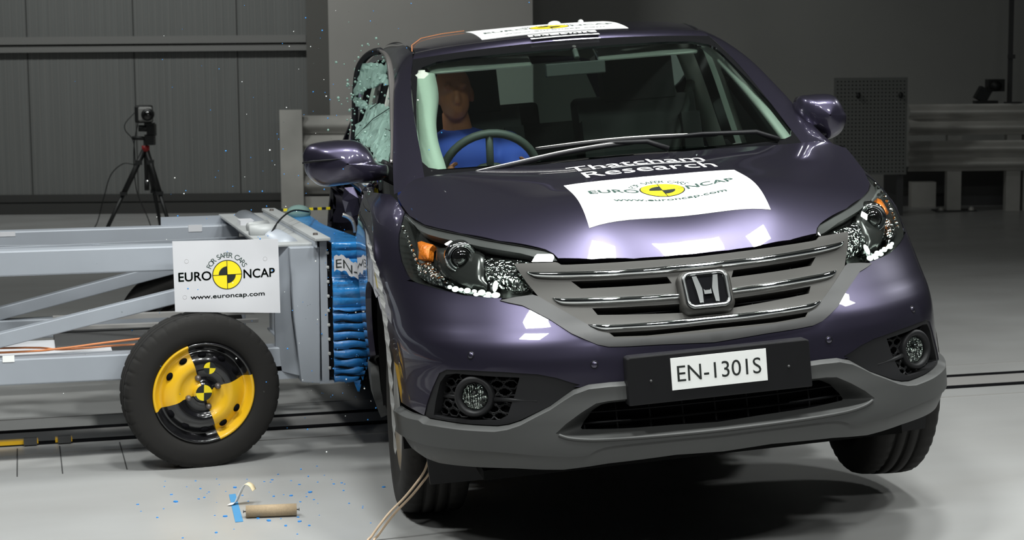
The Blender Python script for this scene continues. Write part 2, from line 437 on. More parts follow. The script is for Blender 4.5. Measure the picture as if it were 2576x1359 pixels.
# left end wall: sandwich panels with a sheeting rail
b_ = MB(); D = 18.3
bbox(b_, -22, -2.02, D, D+.15, 0, 7, 'wall_panel')
for a in (-8.1, -7.05, -5.98, -4.9, -3.82, -2.77): bbox(b_, a-.006, a+.006, D-.004, D+.01, .2, 7, 'skirting')
k = 0
a = -6.2
while a < -2.05:
    bbox(b_, a-.004, a+.004, D-.0035, D+.01, .2, 7, 'wall_trim'); a += .067
tag(b_.build('wall_left'), kind='structure')
b_ = MB()
bbox(b_, -22, -2.06, D-.10, D, 1.725, 1.80, 'wall_trim'); bbox(b_, -22, -2.06, D-.075, D, 1.645, 1.712, 'wall_trim')
tag(b_.build('trim_3'), kind='structure')
b_ = MB()
bbox(b_, -22, -2.06, D-.05, D, 0, .11, 'skirting'); bbox(b_, -22, -2.06, D-.03, D, .125, .20, 'skirting')
tag(b_.build('baseboard_left'), kind='structure')
# concrete block that stands forward, and the dark wall at its right
b_ = MB(); bbox(b_, -2.03, -1.80, 17.96, 20.5, 0, 7, 'wall_shaded_face'); bbox(b_, -1.80, .226, 17.9, 20.5, 0, 7, 'wall_block')
tag(b_.build('wall_back'), kind='structure')
b_ = MB(); bbox(b_, .226, 24, 20.2, 20.4, 0, 7, 'wall_side_grey'); tag(b_.build('wall_right'), kind='structure')
b_ = MB(); b_.box((1, 9, 7.05), (60, 50, .1), 'ceiling_white'); tag(b_.build('ceiling'), kind='structure')
for x0, x1, lb in ((-.16, .02, 'yellow and black scrap lying in the floor rail slot at the left edge'), (.085, .15, 'short yellow scrap lying in the floor rail slot left of the trolley wheel')):
    b_ = MB(); b_.box(((x0+x1)/2, 7.185, .012), (x1-x0, .045, .016), 'wheel_yellow'); b_.box((x1-.03, 7.165, .016), (.05, .05, .022), 'dark_steel'); tag(b_.build('rail_scrap'), lb, 'scrap')
# crash rails of corrugated steel
def corr(mb, a0, a1, D, z0, z1, n, dep, m):
    """horizontal corrugated beam facing the room"""
    prof = []
    N = n*12
    for i in range(N+1):
        t = i/N; prof.append((D-dep*(.5-.5*math.cos(2*math.pi*n*t)), z0+(z1-z0)*t))
    vs = []
    for a in (a0, a1):
        for d, z in prof: vs.append(bw(a, d, z))
    for a in (a0, a1):
        for d, z in prof: vs.append(bw(a, d+.006, z))
    q = N+1
    fs = [(i, i+1, q+i+1, q+i) for i in range(N)]+[(2*q+i, 3*q+i, 3*q+i+1, 2*q+i+1) for i in range(N)]
    fs += [(i, 2*q+i, 2*q+i+1, i+1) for i in range(N)]
    mb.add(vs, fs, m, True)
g = empty('crash_rail', bw(-1.9, 17.72, 0)); G0 = g.matrix_world.inverted()
tag(g, 'pale corrugated steel crash rail standing behind the mirror and broken door glass', 'barrier')
def gpart(root, name, fn):
    m_ = MB(); fn(m_); o = m_.build(name, root); o.matrix_local = root.matrix_world.inverted(); return o
gpart(g, 'post', lambda m_: bbox(m_, -2.27, -2.05, 17.62, 17.66, 0, 1.06, 'guard_steel'))
for z0, z1 in ((.62, 1.0), (.22, .60)): gpart(g, 'beam', lambda m_: corr(m_, -2.06, -.6, 17.72, z0, z1, 2, .07, 'guard_steel'))
gpart(g, 'lower_plate', lambda m_: bbox(m_, -2.05, -.6, 17.70, 17.73, 0, .2, 'guard_steel'))
gpart(g, 'post', lambda m_: bbox(m_, -.75, -.6, 17.73, 17.80, 0, .98, 'guard_steel'))
g = empty('crash_rail', bw(4.7, 17.72, 0))
tag(g, 'two-beam corrugated steel crash rail on posts at the far right in shade', 'barrier')
for z0, z1 in ((.755, 1.06), (.40, .70)): gpart(g, 'beam', lambda m_: corr(m_, 3.92, 7.2, 17.68, z0, z1, 2, .08, 'guard_steel'))
for a in (4.385, 4.97, 5.14, 5.9, 6.7): gpart(g, 'post', lambda m_: bbox(m_, a-.07, a+.07, 17.69, 17.79, 0, 1.06, 'guard_steel'))
for a in (4.25, 4.55): gpart(g, 'foot_bolt', lambda m_: m_.sphere(bw(a, 17.65, .02), .03, 'guard_steel', 10, 6))
gpart(g, 'foot_plate', lambda m_: bbox(m_, 4.2, 4.6, 17.62, 17.85, 0, .012, 'dark_steel'))
b_ = MB(); bbox(b_, 4.0, 7.2, 18.4, 19.2, .0, .10, 'dark_steel'); bbox(b_, 4.0, 7.2, 18.5, 19.2, .10, .36, 'skirting')
tag(b_.build('storage_plinth'), 'dark low plinth on the floor behind the right crash rail', 'plinth')
b_ = MB(); bbox(b_, 4.09, 4.34, 18.25, 18.39, .0, .255, 'guard_steel')
tag(b_.build('concrete_block'), 'small pale block under the beams at the end of the right crash rail', 'block')
# perforated board
g = empty('perforated_board', bw(3.45, 17.2, 0)); tag(g, 'dark perforated board standing behind the right door mirror', 'board')
def holes_fn(m_):
    bbox(m_, 3.10, 3.80, 17.2, 17.23, .40, 1.33, 'panel_board')
    for i in range(19):
        for j in range(25):
            c = bw(3.13+i*.0355, 17.1985, .43+j*.036); m_.box(c, (.010, .004, .010), 'honeycomb_dark', RB)
gpart(g, 'panel', holes_fn)
for a, z in ((3.325, 1.16), (3.73, 1.16)): gpart(g, 'knob', lambda m_: m_.sphere(bw(a, 17.17, z), (.022, .02, .03), 'camera_black', 12, 8))
gpart(g, 'handle', lambda m_: m_.tube([bw(3.148+.04*math.cos(t), 17.16, .65+.028*math.sin(t)) for t in np.linspace(0, 6.28, 17)[:-1]], .010, 'camera_black', 8, closed=True))
gpart(g, 'leg', lambda m_: bbox(m_, 3.12, 3.18, 17.23, 17.27, 0, 1.3, 'dark_steel')); gpart(g, 'leg', lambda m_: bbox(m_, 3.72, 3.78, 17.23, 17.27, 0, 1.3, 'dark_steel'))
# camera on the right rail with its mast
g = empty('film_camera', bw(4.72, 17.73, 1.06)); tag(g, 'small dark film camera clamped on top of the right crash rail', 'camera')
gpart(g, 'base', lambda m_: bbox(m_, 4.58, 4.80, 17.68, 17.80, 1.06, 1.09, 'camera_black'))
def cam_body(m_):
    m_.box(bw(4.78, 17.74, 1.24), (.16, .14, .12), 'camera_black', RB); m_.box(bw(4.66, 17.74, 1.15), (.12, .10, .13), 'camera_black', RB @ Matrix.Rotation(.5, 3, 'Y'))
gpart(g, 'body', cam_body)
gpart(g, 'lens', lambda m_: m_.tube([bw(4.76, 17.68, 1.24), bw(4.75, 17.56, 1.235)], .05, 'camera_black', 14))
g = empty('mast', bw(4.93, 17.75, 1.06)); tag(g, 'thin dark upright mast beside the camera on the right crash rail', 'mast')
gpart(g, 'pole', lambda m_: bbox(m_, 4.91, 4.95, 17.73, 17.77, 1.06, 4.5, 'dark_steel'))
gpart(g, 'foot', lambda m_: bbox(m_, 4.89, 5.04, 17.69, 17.81, 1.06, 1.075, 'dark_steel'))
gpart(g, 'clamp', lambda m_: bbox(m_, 4.895, 4.965, 17.70, 17.73, 1.50, 1.54, 'dark_steel'))
# high-speed camera on its tripod
TD = 15.4
g = empty('camera_tripod', bw(-3.13, TD, 0)); tag(g, 'black three-legged tripod behind the grey trolley frame', 'tripod')
apex = bw(-3.14, TD, .80)
for i, (a, D2) in enumerate(((-3.52, TD-.15), (-2.90, TD-.10), (-3.10, TD+.42))):
    def leg(m_):
        f_ = bw(a, D2, 0); m_.tube([apex.lerp(f_, .03), apex.lerp(f_, .5)], .024, 'camera_black', 10); m_.tube([apex.lerp(f_, .47), f_], .017, 'camera_black', 10)
        m_.box(apex.lerp(f_, .49), (.06, .05, .03), 'camera_black'); m_.box(apex.lerp(f_, .16), (.06, .05, .04), 'camera_black')
    gpart(g, 'leg', leg)
gpart(g, 'centre_column', lambda m_: (m_.tube([bw(-3.14, TD, .44), bw(-3.14, TD, .86)], .018, 'camera_black', 10), m_.tube([bw(-3.14, TD, .43), bw(-3.14, TD, .52)], .022, 'camera_black', 10)))
gpart(g, 'locking_collar', lambda m_: m_.tube([bw(-3.14, TD, .765), bw(-3.14, TD, .815)], .033, 'red_knob', 14))
gpart(g, 'pan_handle', lambda m_: m_.tube([bw(-3.10, TD, .875), bw(-3.25, TD-.02, .882)], .017, 'camera_black', 10))
gpart(g, 'head', lambda m_: (m_.box(bw(-3.10, TD, .865), (.08, .08, .09), 'camera_black', RB), m_.box(bw(-3.085, TD, .95), (.07, .08, .10), 'camera_black', RB), m_.tube([bw(-3.08, TD, .96), bw(-3.19, TD-.03, .965)], .028, 'camera_black', 10)))
g = empty('high_speed_camera', bw(-3.12, TD, 1.0)); tag(g, 'high-speed camera with grey front and black lens on the black tripod', 'camera')
def hsb(m_):
    m_.box(bw(-3.15, TD+.02, 1.085), (.13, .17, .15), 'camera_black', RB); m_.box(bw(-3.12, TD-.07, 1.085), (.12, .03, .125), 'camera_grey', RB)
o = gpart(g, 'body', hsb); bevel(o, .015, 2)
gpart(g, 'lens', lambda m_: (m_.tube([bw(-3.095, TD-.06, 1.085), bw(-3.085, TD-.16, 1.082)], .052, 'camera_black', 20), m_.tube([bw(-3.085, TD-.161, 1.082), bw(-3.085, TD-.163, 1.082)], .036, 'black_lens', 20)))
gpart(g, 'mount_plate', lambda m_: m_.box(bw(-3.10, TD, 1.0), (.07, .12, .02), 'camera_black', RB))
for nm, pts in (('cable', [(-3.2, 0, 1.12), (-3.29, -.05, 1.02), (-3.30, -.05, .95), (-3.24, -.03, .86), (-3.23, -.02, .70), (-3.24, 0, .655), (-3.34, 0, .66), (-3.45, 0, .56), (-3.52, 0, .35), (-3.60, .02, .12), (-3.75, .1, .008)]),
                ('cable', [(-3.19, 0, 1.04), (-3.235, -.03, .8), (-3.22, -.06, .45), (-3.12, -.1, .2), (-3.06, -.1, .008)])):
    gpart(g, nm, lambda m_: m_.tube(crspline([bw(a, TD+d, z) for a, d, z in pts], 6), .0045, 'camera_black', 6))
# ------------------------------------------------------------------ trolley with the deformable barrier
T = empty('barrier_trolley', (.6, 7.35, 0))
tag(T, 'grey steel crash trolley with yellow and black wheel and blue crushed barrier face', 'trolley'); TI = T.matrix_world.inverted()
def tp(name, fn, bev=0, parent=None):
    m_ = MB(); fn(m_); o = m_.build(name, parent or T)
    if parent is None: o.matrix_local = TI
    if bev: bevel(o, bev)
    return o
FY, NY = 8.10, 6.80          # far and near frame planes
tp('upper_beam', lambda m_: m_.bar((-3.2, NY, .768), (.93, NY, .760), .10, .094, 'frame_grey'), .006)
tp('upper_beam', lambda m_: m_.bar((-3.2, FY, .723), (.93, FY, .723), .09, .09, 'frame_grey'), .006)
tp('side_plate', lambda m_: m_.box((.79, FY+.03, .782), (.40, .02, .045), 'frame_grey'))
tp('clip', lambda m_: m_.box((.735, FY-.046, .757), (.06, .004, .03), 'white_sign')); tp('clip', lambda m_: m_.box((-.09, FY-.046, .757), (.10, .004, .02), 'white_sign'))
for a, b2 in (((-.5, FY-.05, .70), (.95, NY+.1, .775)), ((-.5, NY+.06, .79), (.98, FY-.1, .70))): tp('cross_brace', lambda m_: m_.bar(a, b2, .035, .035, 'frame_grey'))
tp('diagonal_strut', lambda m_: m_.bar((.62, NY-.02, .632), (-1.4, NY-.02, .205), .05, .054, 'frame_grey'), .004)
tp('diagonal_strut', lambda m_: m_.bar((.70, FY, .595), (-1.4, FY, .11), .06, .055, 'frame_grey'), .004)
tp('lower_beam', lambda m_: m_.bar((-3.2, NY-.02, .377), (.95, NY-.02, .360), .10, .098, 'frame_grey'), .006)
tp('lower_beam', lambda m_: m_.bar((-3.2, FY, .335), (.95, FY, .335), .08, .085, 'frame_grey'), .006)
tp('lower_beam', lambda m_: (m_.bar((.1, 7.7, .425), (.95, 7.7, .42), .05, .02, 'rail_grey'), m_.bar((.1, 7.62, .395), (.95, 7.62, .39), .04, .014, 'rail_grey')))
tp('ballast_plate', lambda m_: m_.box((.45, 7.5, .345), (.7, .5, .06), 'dark_steel'), .004)
tp('floor_panel', lambda m_: m_.box((-1.0, 7.25, .345), (2.63, .5, .04), 'white_sign'), .003)
tp('cross_tube', lambda m_: m_.tube([(.96, 6.78, .775), (.96, 8.1, .775)], .055, 'frame_grey', 20))
tp('top_plate', lambda m_: m_.box((.955, 7.45, .80), (.20, 1.50, .012), 'plate_grey'), .003)
tp('hydraulic_coupling', lambda m_: m_.tube([(.86, 7.1, .82), (.98, 7.1, .82)], .030, 'plate_grey', 12)); tp('hydraulic_coupling', lambda m_: m_.tube([(.88, 7.28, .82), (.96, 7.32, .825)], .022, 'plate_grey', 12)); tp('cover_plate', lambda m_: m_.box((.93, 7.62, .815), (.10, .12, .02), 'white_sign'))
# sign board
SY = 6.585
def sgn(m_):
    c = [(.517, .840), (.903, .836), (.905, .560), (.52, .581)]
    m_.prism([(x, SY, z) for x, z in c[::-1]], (0, .006, 0), 'white_sign')
    R_ = .052; ca, sa = math.cos(.018), math.sin(.018)
    roundel_logo(m_, 0, 0, R_, lambda x, y, l: (.7125+x*ca-y*sa*.2, SY-.0006*l, .7105+y+x*sa*.9))
sg = tp('sign_board', sgn)
for x, z in ((.566, .765), (.853, .764), (.556, .633)): tp('rivet', lambda m_: m_.lathe([(0, -.004), (.005, -.003), (.0075, 0)], 'bolt_steel', Matrix.Translation((x, SY-.0005, z)) @ Matrix.Rotation(-math.pi/2, 4, 'X').to_4x4() @ Matrix.Scale(-1, 4, (0, 0, 1)), 14), parent=None)
# face plate
def face(m_):
    m_.box((1.083, 7.41, .545), (.028, 1.50, .54), 'frame_grey')
    for i in range(9): m_.box((1.098, 6.664, .33+i*.055), (.012, .012, .012), 'plate_grey')
tp('face_plate', face, .003)
tp('vent_strip', lambda m_: m_.box((1.105, 7.41, .55), (.018, 1.49, .51), 'honeycomb_dark'))
tp('end_post', lambda m_: m_.prism([(.955, 6.66, .795), (1.068, 6.66, .795), (1.062, 6.66, .272), (.990, 6.66, .280), (.966, 6.66, .53)], (0, .16, 0), 'frame_grey'), .004)
tp('gusset_plate', lambda m_: (m_.prism([(.905, 6.74, .80), (.958, 6.70, .80), (.962, 6.70, .53), (.99, 6.70, .30), (.905, 6.74, .32)], (0, .02, 0), 'frame_grey'),
                              m_.box((.93, 6.78, .31), (.12, .10, .05), 'frame_grey')))
tp('lower_lip', lambda m_: m_.box((1.085, 7.40, .277), (.055, 1.5, .008), 'frame_grey'))
tp('top_channel', lambda m_: (m_.box((1.075, 7.38, .825), (.06, 1.52, .012), 'plate_grey'), m_.box((1.052, 7.38, .808), (.008, 1.50, .03), 'frame_grey')), .002)
for y in (6.75, 7.98): tp('channel_bolt', lambda m_: m_.lathe([(0, .008), (.009, .008), (.010, 0)], 'bolt_steel', Matrix.Translation((1.068, y, .831)), 6, smooth=False))
# wheels
def tyre_prof(R, wd, rim):
    h = wd/2
    return [(rim*.98, -h*.62), (rim*1.03, -h*.82), (rim*1.12, -h*.97), (R*.80, -h*1.0), (R*.90, -h*.97), (R*.955, -h*.90), (R*.982, -h*.80), (R*.994, -h*.62)] + \
           [(R*.997, -h*.40), (R*.975, -h*.39), (R*.975, -h*.31), (R*.999, -h*.30), (R, -h*.06), (R*.975, -h*.055), (R*.975, h*.055), (R, h*.06), (R*.999, h*.30), (R*.975, h*.31), (R*.975, h*.39), (R*.997, h*.40)] + \
           [(R*.994, h*.62), (R*.982, h*.80), (R*.955, h*.90), (R*.90, h*.97), (R*.80, h*1.0), (rim*1.12, h*.97), (rim*1.03, h*.82), (rim*.98, h*.62)]
def tyre_mesh(m_, R, wd, rim, mw, seg=120, sipes=4):
    prof = tyre_prof(R, wd, rim); n = len(prof); vs = []
    for k in range(seg):
        a = 2*math.pi*k/seg
        for i, (r, h) in enumerate(prof):
            if sipes and k % sipes == 0 and (5 <= i <= 8 or n-9 <= i <= n-6): r -= R*.013
            vs.append(mw @ Vector((r*math.cos(a), r*math.sin(a), h)))
    fs = [(k*n+i, ((k+1) % seg)*n+i, ((k+1) % seg)*n+i+1, k*n+i+1) for k in range(seg) for i in range(n-1)]
    m_.add(vs, fs, 'rubber', True)
def trolley_wheel(cx, yout, first):
    """local Z points to the outside (camera side is -Y)"""
    R_ = .290; wd = .155; rim = .187; cz = .284
    sgn_ = 1 if first else -1
    mw = Matrix.Translation((cx, yout+sgn_*wd/2, cz)) @ Matrix.Rotation(.13*sgn_, 4, 'Z') @ Matrix.Rotation(.06*sgn_, 4, 'X') @ Matrix.Rotation(math.pi/2*sgn_, 4, 'X')
    m_ = MB(); tyre_mesh(m_, R_, wd, rim, mw, 252, 7)
    wh = m_.build('wheel', T); wh.matrix_local = TI; bevel(wh, .0015, 1)
    def mf(a, i):
        a = (a-17) % 180; return 'wheel_yellow' if a > 90 else 'wheel_black'
    h = wd/2
    prof = [(rim*1.0, h*.62), (rim*1.015, h*.84), (rim*.985, h*.90), (rim*.955, h*.82), (rim*.91, h*.60), (rim*.87, h*.46), (rim*.84, h*.44), (rim*.80, h*.52), (rim*.72, h*.66), (rim*.60, h*.80), (rim*.52, h*.80), (rim*.46, h*.70), (rim*.43, h*.62), (rim*.36, h*.60), (rim*.22, h*.60), (rim*.205, h*.66), (rim*.20, h*.75), (.0001, h*.76)]
    m_ = MB(); m_.lathe(prof, 'wheel_black', mw, 120, mf)
    rm = m_.build('rim', wh)
    for q in range(12):
        if q % 6 == 5: continue
        m_ = MB()
        a = math.radians(17+q*30+14); r = rim*.755
        c = mw @ Matrix.Translation((r*math.cos(a), r*math.sin(a), h*.64)) @ Matrix.Rotation(a, 4, 'Z') @ Matrix.Diagonal((.011, .016, .012, 1))
        m_.lathe([(.0001, .5), (.85, .45), (1, 0)], 'honeycomb_dark', c, 18); m_.build('vent_slot', wh)
    for q in range(4):
        a = math.radians(19+q*90); r = rim*.31
        m_ = MB(); m_.lathe([(.0001, .016), (.007, .015), (.010, .010), (.012, 0)], 'bolt_steel', mw @ Matrix.Translation((r*math.cos(a), r*math.sin(a), h*.60)), 12); m_.build('bolt', wh)
    def target(cx2, cy2, r, hh, rot, name):
        m_ = MB(); f_ = lambda x, y, l: mw @ Vector((x, y, hh+.0005*l))
        sector(m_, cx2, cy2, 0, r, 0, 360, f_, 'print_black', 1, 40)
        for a0 in (0, 180): sector(m_, cx2, cy2, 0, r, a0+rot, a0+90+rot, f_, 'print_yellow', 2, 16)
        m_.build(name, wh)
    target(0, 0, .0298, h*.765, -2 if first else 0, 'hub_target')
    if first: target(.021, .093, .022, h*.84, 85, 'side_target')
    return wh
trolley_wheel(.605, 6.535, True)
trolley_wheel(.67, 8.235, False)
for y in (6.72, 8.05): tp('axle', lambda m_: m_.tube([(.605, 6.62, .284), (.605, 8.15, .284)], .03, 'dark_steel', 12))
# blue honeycomb barrier, crushed
random.seed(3)
ZB = [.272, .30, .33, .365, .40, .435, .47, .505, .540, .56, .60, .64, .675, .71, .745, .78, .808]
XR = [1.205, 1.222, 1.236, 1.246, 1.256, 1.262, 1.266, 1.268, 1.262, 1.258, 1.27, 1.268, 1.26, 1.255, 1.254, 1.25, 1.235]
def barrier(m_):
    rows = []
    fine = []
    for i in range(len(ZB)-1):
        n = 6
        for k in range(n):
            t = k/n; z = ZB[i]+(ZB[i+1]-ZB[i])*t; fine.append((z, XR[i]+(XR[i+1]-XR[i])*t, math.sin(math.pi*t)**.5, i))
    fine.append((ZB[-1], XR[-1], 0, len(ZB)-1))
    NXT = 10; NYT = 26
    for z, xr, bl, i in fine:
        row = []
        film = z > .555
        dpt = .016*bl*(1 if not film else .5) + (.02*math.sin(max(0, min(1, (z-.56)/.13))*math.pi) if film else 0)
        x0 = 1.115
        for k in range(NXT+1):            # near face
            t = k/NXT; x = x0+(xr-x0)*t; wob = .003*math.sin(23*x+11*z*(1+i % 3))+.002*math.sin(61*x+40*z)
            row.append((x, 6.668-dpt*(.6+.4*math.sin(math.pi*t))+wob+.02*max(0, t-.75), z+.003*math.sin(7*t+i)*(not film)))
        for k in range(1, NYT+1):         # contact face
            t = k/NYT; row.append((xr+.014*math.sin(7*t+9*z)+.006*bl-.01*t, 6.69+1.46*t, z))
        rows.append(row)
    n = len(rows[0]); vs = [p for r in rows for p in r]
    fs = [(r*n+k, r*n+k+1, (r+1)*n+k+1, (r+1)*n+k) for r in range(len(rows)-1) for k in range(n-1)]
    base = m_.add(vs, fs, 'blue_foam', True)
    for q in range(len(m_.f)):
        zz = vs[m_.f[q][0]-base][2]
        if zz > .555: m_.m[q] = m_.slot('blue_film')
    top = rows[-1]; m_.add([*top, (1.115, 8.15, .80)], [tuple(range(len(top)+1))], 'blue_film')
    bot = rows[0]; m_.add([*bot, (1.115, 8.15, .272)], [tuple(reversed(range(len(bot)+1)))], 'blue_foam')
tp('crushed_barrier', barrier)
def creases(m_):
    for i, z in enumerate([.30, .33, .365, .40, .435, .47, .505, .545]):
        pts = [(1.118+.13*t, 6.660-.004*math.sin(5*t+i), z+.004*math.sin(7*t+i)-.004*t) for t in np.linspace(0, 1, 8)]
        m_.tube(pts, [.0012]+[.0032]*6+[.0012], 'honeycomb_dark', 6)
tp('foam_gaps', creases)
def lab(m_):
    def f_(x, y, l):
        yy = y-.10*x*x*6-.18*x
        return (1.118+x*1.0, 6.632-.0015*l-.012*math.sin(min(1, max(0, x/.12))*math.pi), .728+yy*.9+.01*math.sin(x*60))
    n = 14; A = []
    for i in range(n+1):
        x = .125*i/n; A += [f_(x, -.030+.006*math.sin(i*1.7), 0), f_(x, .034+.005*math.sin(i*2.3), 0)]
    m_.add(A, [(2*i, 2*i+1, 2*i+3, 2*i+2) for i in range(n)], 'white_sign', True)
    text_into(m_, 'EN-1', .055, -.018, .036, .098, f_, 'print_black', 1)
tp('crumpled_label', lab)
def torn(m_):
    for x, z, s in ((1.205, .262, .03), (1.16, .285, .02), (1.225, .30, .025), (1.21, .25, .02), (1.24, .335, .02)):
        p = Vector((x, 6.665, z)); m_.prism([p+Vector((-s*.5, 0, s*.4)), p+Vector((s*.4, -.006, s*.5)), p+Vector((s*.3, .004, -s*.3)), p+Vector((0, -.004, -s*1.0))], (0, .006, 0), 'blue_foam')
tp('torn_flap', torn)
tp('target_strip', lambda m_: [m_.box((1.13+.02*i, 8.12+.002*i, .822), (.018, .006, .012), 'print_yellow' if i % 2 else 'print_black') for i in range(12)])
tp('sensor_dome', lambda m_: m_.sphere((1.185, 7.95, .822), (.055, .055, .035), 'crazed_glass', 20, 10))
tp('sensor_cable', lambda m_: m_.tube(crspline([(.93, 7.0, .815), (.99, 7.15, .86), (1.08, 7.4, .875), (1.20, 7.75, .84)], 6), .004, 'camera_black', 6))
tp('loose_cable', lambda m_: (m_.tube(crspline([(-3, NY+.02, .44), (-1.2, NY, .437), (-.1, NY-.01, .43), (.1, NY-.03, .437), (.3, NY-.02, .452), (.6, NY+.05, .46)], 6), .0045, 'copper_cable', 6), m_.tube(crspline([(-3, NY+.03, .46), (-1.2, NY, .45), (-.1, NY, .445), (.12, NY-.02, .432), (.34, NY, .435), (.6, NY+.02, .43)], 6), .004, 'copper_cable', 6)))
tp('marker_label', lambda m_: m_.box((-.075, NY-.0715, .415), (.042, .002, .024), 'white_vinyl'))
# ------------------------------------------------------------------ car body surfaces
HOODP=[[0.8, 0.0], [0.765, 0.0], [0.69, 0.0], [0.5, 0.0], [0.32, 0.0], [0.07, 0.0], [-0.1, 0.0], [-0.2, 0.0], [0.69, -0.275], [0.32, -0.27], [0.07, -0.22], [0.795, -0.2], [0.76, -0.3], [0.732, -0.39], [-0.13, -0.4], [-0.17, -0.6], [0.1, -0.5], [0.4, -0.5], [-0.1, -0.74], [0.0, -0.76], [0.69, 0.275], [0.32, 0.27], [0.07, 0.22], [0.795, 0.2], [0.76, 0.3], [0.732, 0.39], [-0.13, 0.4], [-0.17, 0.6], [0.1, 0.5], [0.4, 0.5], [-0.1, 0.74], [0.0, 0.76], [0.6918, -0.4175], [0.5838, -0.5373], [0.4569, -0.6377], [0.3638, -0.6905], [0.2834, -0.7258], [0.1436, -0.7579], [0.0158, -0.7697], [-0.0541, -0.7715], [0.6999, 0.4153], [0.6674, 0.4566], [0.5973, 0.537], [0.4977, 0.6309], [0.3596, 0.7216]]
HOODK=[-5.50391, 6.15101, -0.92374, -4.37626, 1.5057, 0.31611, 0.33468, -0.24605, 7.52441, -0.41512, -0.24118, 0.67053, -5.07328, -1.51401, -0.19872, -1.69901, 0.14884, -1.29496, 9.10163, 9.10171, 7.49304, -0.63961, -0.3786, 0.63945, -5.06003, -1.20477, 0.0367, -0.88321, 0.73425, -0.56872, 1.76006, -1.19688, 0.69695, 0.08135, 0.64643, 0.37908, 0.12022, -0.2316, -5.16291, -11.25518, 0.3549, -0.01229, 0.03571, 0.82681, -0.57955, 1.65046, -0.82812, 0.11618]
def pchip(xs, ys):
    xs = np.asarray(xs, float); ys = np.asarray(ys, float)
    h = np.diff(xs); d = np.diff(ys, axis=0) / h.reshape(-1, *([1] * (ys.ndim - 1)))
    m = np.zeros_like(ys); m[0] = d[0]; m[-1] = d[-1]
    for i in range(1, len(xs) - 1):
        w1 = 2 * h[i] + h[i - 1]; w2 = h[i] + 2 * h[i - 1]
        ok = d[i - 1] * d[i] > 0
        with np.errstate(divide='ignore', invalid='ignore'):
            mm = (w1 + w2) / (w1 / d[i - 1] + w2 / d[i])
        m[i] = np.where(ok, mm, 0.0)
    def f(x):
        x = np.clip(np.asarray(x, float), xs[0], xs[-1])
        i = np.clip(np.searchsorted(xs, x) - 1, 0, len(xs) - 2)
        t = (x - xs[i]) / h[i]; hh = h[i]
        if ys.ndim > 1:
            t = t[..., None]; hh = hh[..., None]
        return ((2*t**3-3*t**2+1)*ys[i] + (t**3-2*t**2+t)*hh*m[i] + (-2*t**3+3*t**2)*ys[i+1] + (t**3-t**2)*hh*m[i+1])
    return f
def catmull(xs, ys):
    xs = np.asarray(xs, float); ys = np.asarray(ys, float)
    d = np.gradient(ys, xs, axis=0); h = np.diff(xs)
    def f(x):
        x = np.clip(np.asarray(x, float), xs[0], xs[-1])
        i = np.clip(np.searchsorted(xs, x) - 1, 0, len(xs) - 2)
        t = (x - xs[i]) / h[i]; hh = h[i]
        if ys.ndim > 1:
            t = t[..., None]; hh = hh[..., None]
        return ((2*t**3-3*t**2+1)*ys[i] + (t**3-2*t**2+t)*hh*d[i] + (-2*t**3+3*t**2)*ys[i+1] + (t**3-t**2)*hh*d[i+1])
    return f
# lower body: plan curves at height levels; columns are nose centre .. corner .. side .. tail
CY = [0, .20, .36, .50, .62, .72, .80, .855]
SX = [.05, -.5, -1.3, -2.2, -2.9]
LEV = [ # z, x at CY, y at SX, tail (x,y)x3
 (.19, (.86,.855,.83,.78,.70,.60,.47,.33), (.872,.85,.85,.85,.86)),
 (.26, (.945,.94,.915,.86,.785,.69,.555,.40), (.893,.87,.87,.87,.885)),
 (.34, (.985,.978,.952,.90,.825,.73,.60,.44), (.905,.885,.885,.885,.90)),
 (.42, (.978,.970,.942,.89,.82,.725,.60,.43), (.902,.885,.885,.885,.90)),
 (.50, (.962,.954,.926,.875,.80,.71,.585,.42), (.896,.89,.89,.89,.90)),
 (.58, (.958,.950,.924,.872,.798,.705,.575,.41), (.896,.893,.893,.893,.90)),
 (.63, (.950,.942,.912,.855,.78,.685,.555,.39), (.898,.893,.895,.897,.90)),
 (.70, (.905,.895,.860,.795,.715,.615,.485,.33), (.897,.893,.895,.899,.895)),
 (.78, (.858,.845,.800,.725,.64,.535,.405,.26), (.893,.892,.893,.899,.885)),
 (.86, (.812,.798,.748,.672,.58,.47,.325,.17), (.885,.888,.89,.896,.87)),
 (.94, (.74,.725,.670,.585,.485,.36,.19,.0), (.865,.876,.883,.89,.85)),
 (1.00, (.60,.585,.530,.44,.33,.18,-.02,-.22), (.835,.862,.872,.88,.83)),
 (1.06, (.42,.40,.33,.22,.08,-.12,-.40,-.75), (.79,.835,.855,.865,.80)),
]
TAIL = [(-3.35,-.06),(-3.56,-.25),(-3.62,-.55),(-3.63,-.88)]
def _rows():
    out = []
    for z, fx, sy in LEV:
        p = [(x, y) for x, y in zip(fx, CY)]
        sx = list(SX)
        if z > .95: sx = [s - .0 for s in SX]
        if fx[-1] < .05 + .04: # keep order along the side on the top levels
            a = fx[-1]; sx = [a + (s - .05) * (2.95 + a) / 2.95 - .12 for s in SX]; sx[-1] = -2.9
        p += [(x, y) for x, y in zip(sx, sy)]
        p += [(x, sy[-1] + dy) for x, dy in TAIL]
        p[-1] = (-3.63, 0.0)
        out.append(p)
    return np.array(out)
ROWS = _rows(); ZL = [l[0] for l in LEV]
_ref = ROWS[5]; SS = np.concatenate([[0], np.cumsum(np.hypot(*np.diff(_ref, axis=0).T))])
_fz = pchip(ZL, ROWS.reshape(len(ZL), -1))
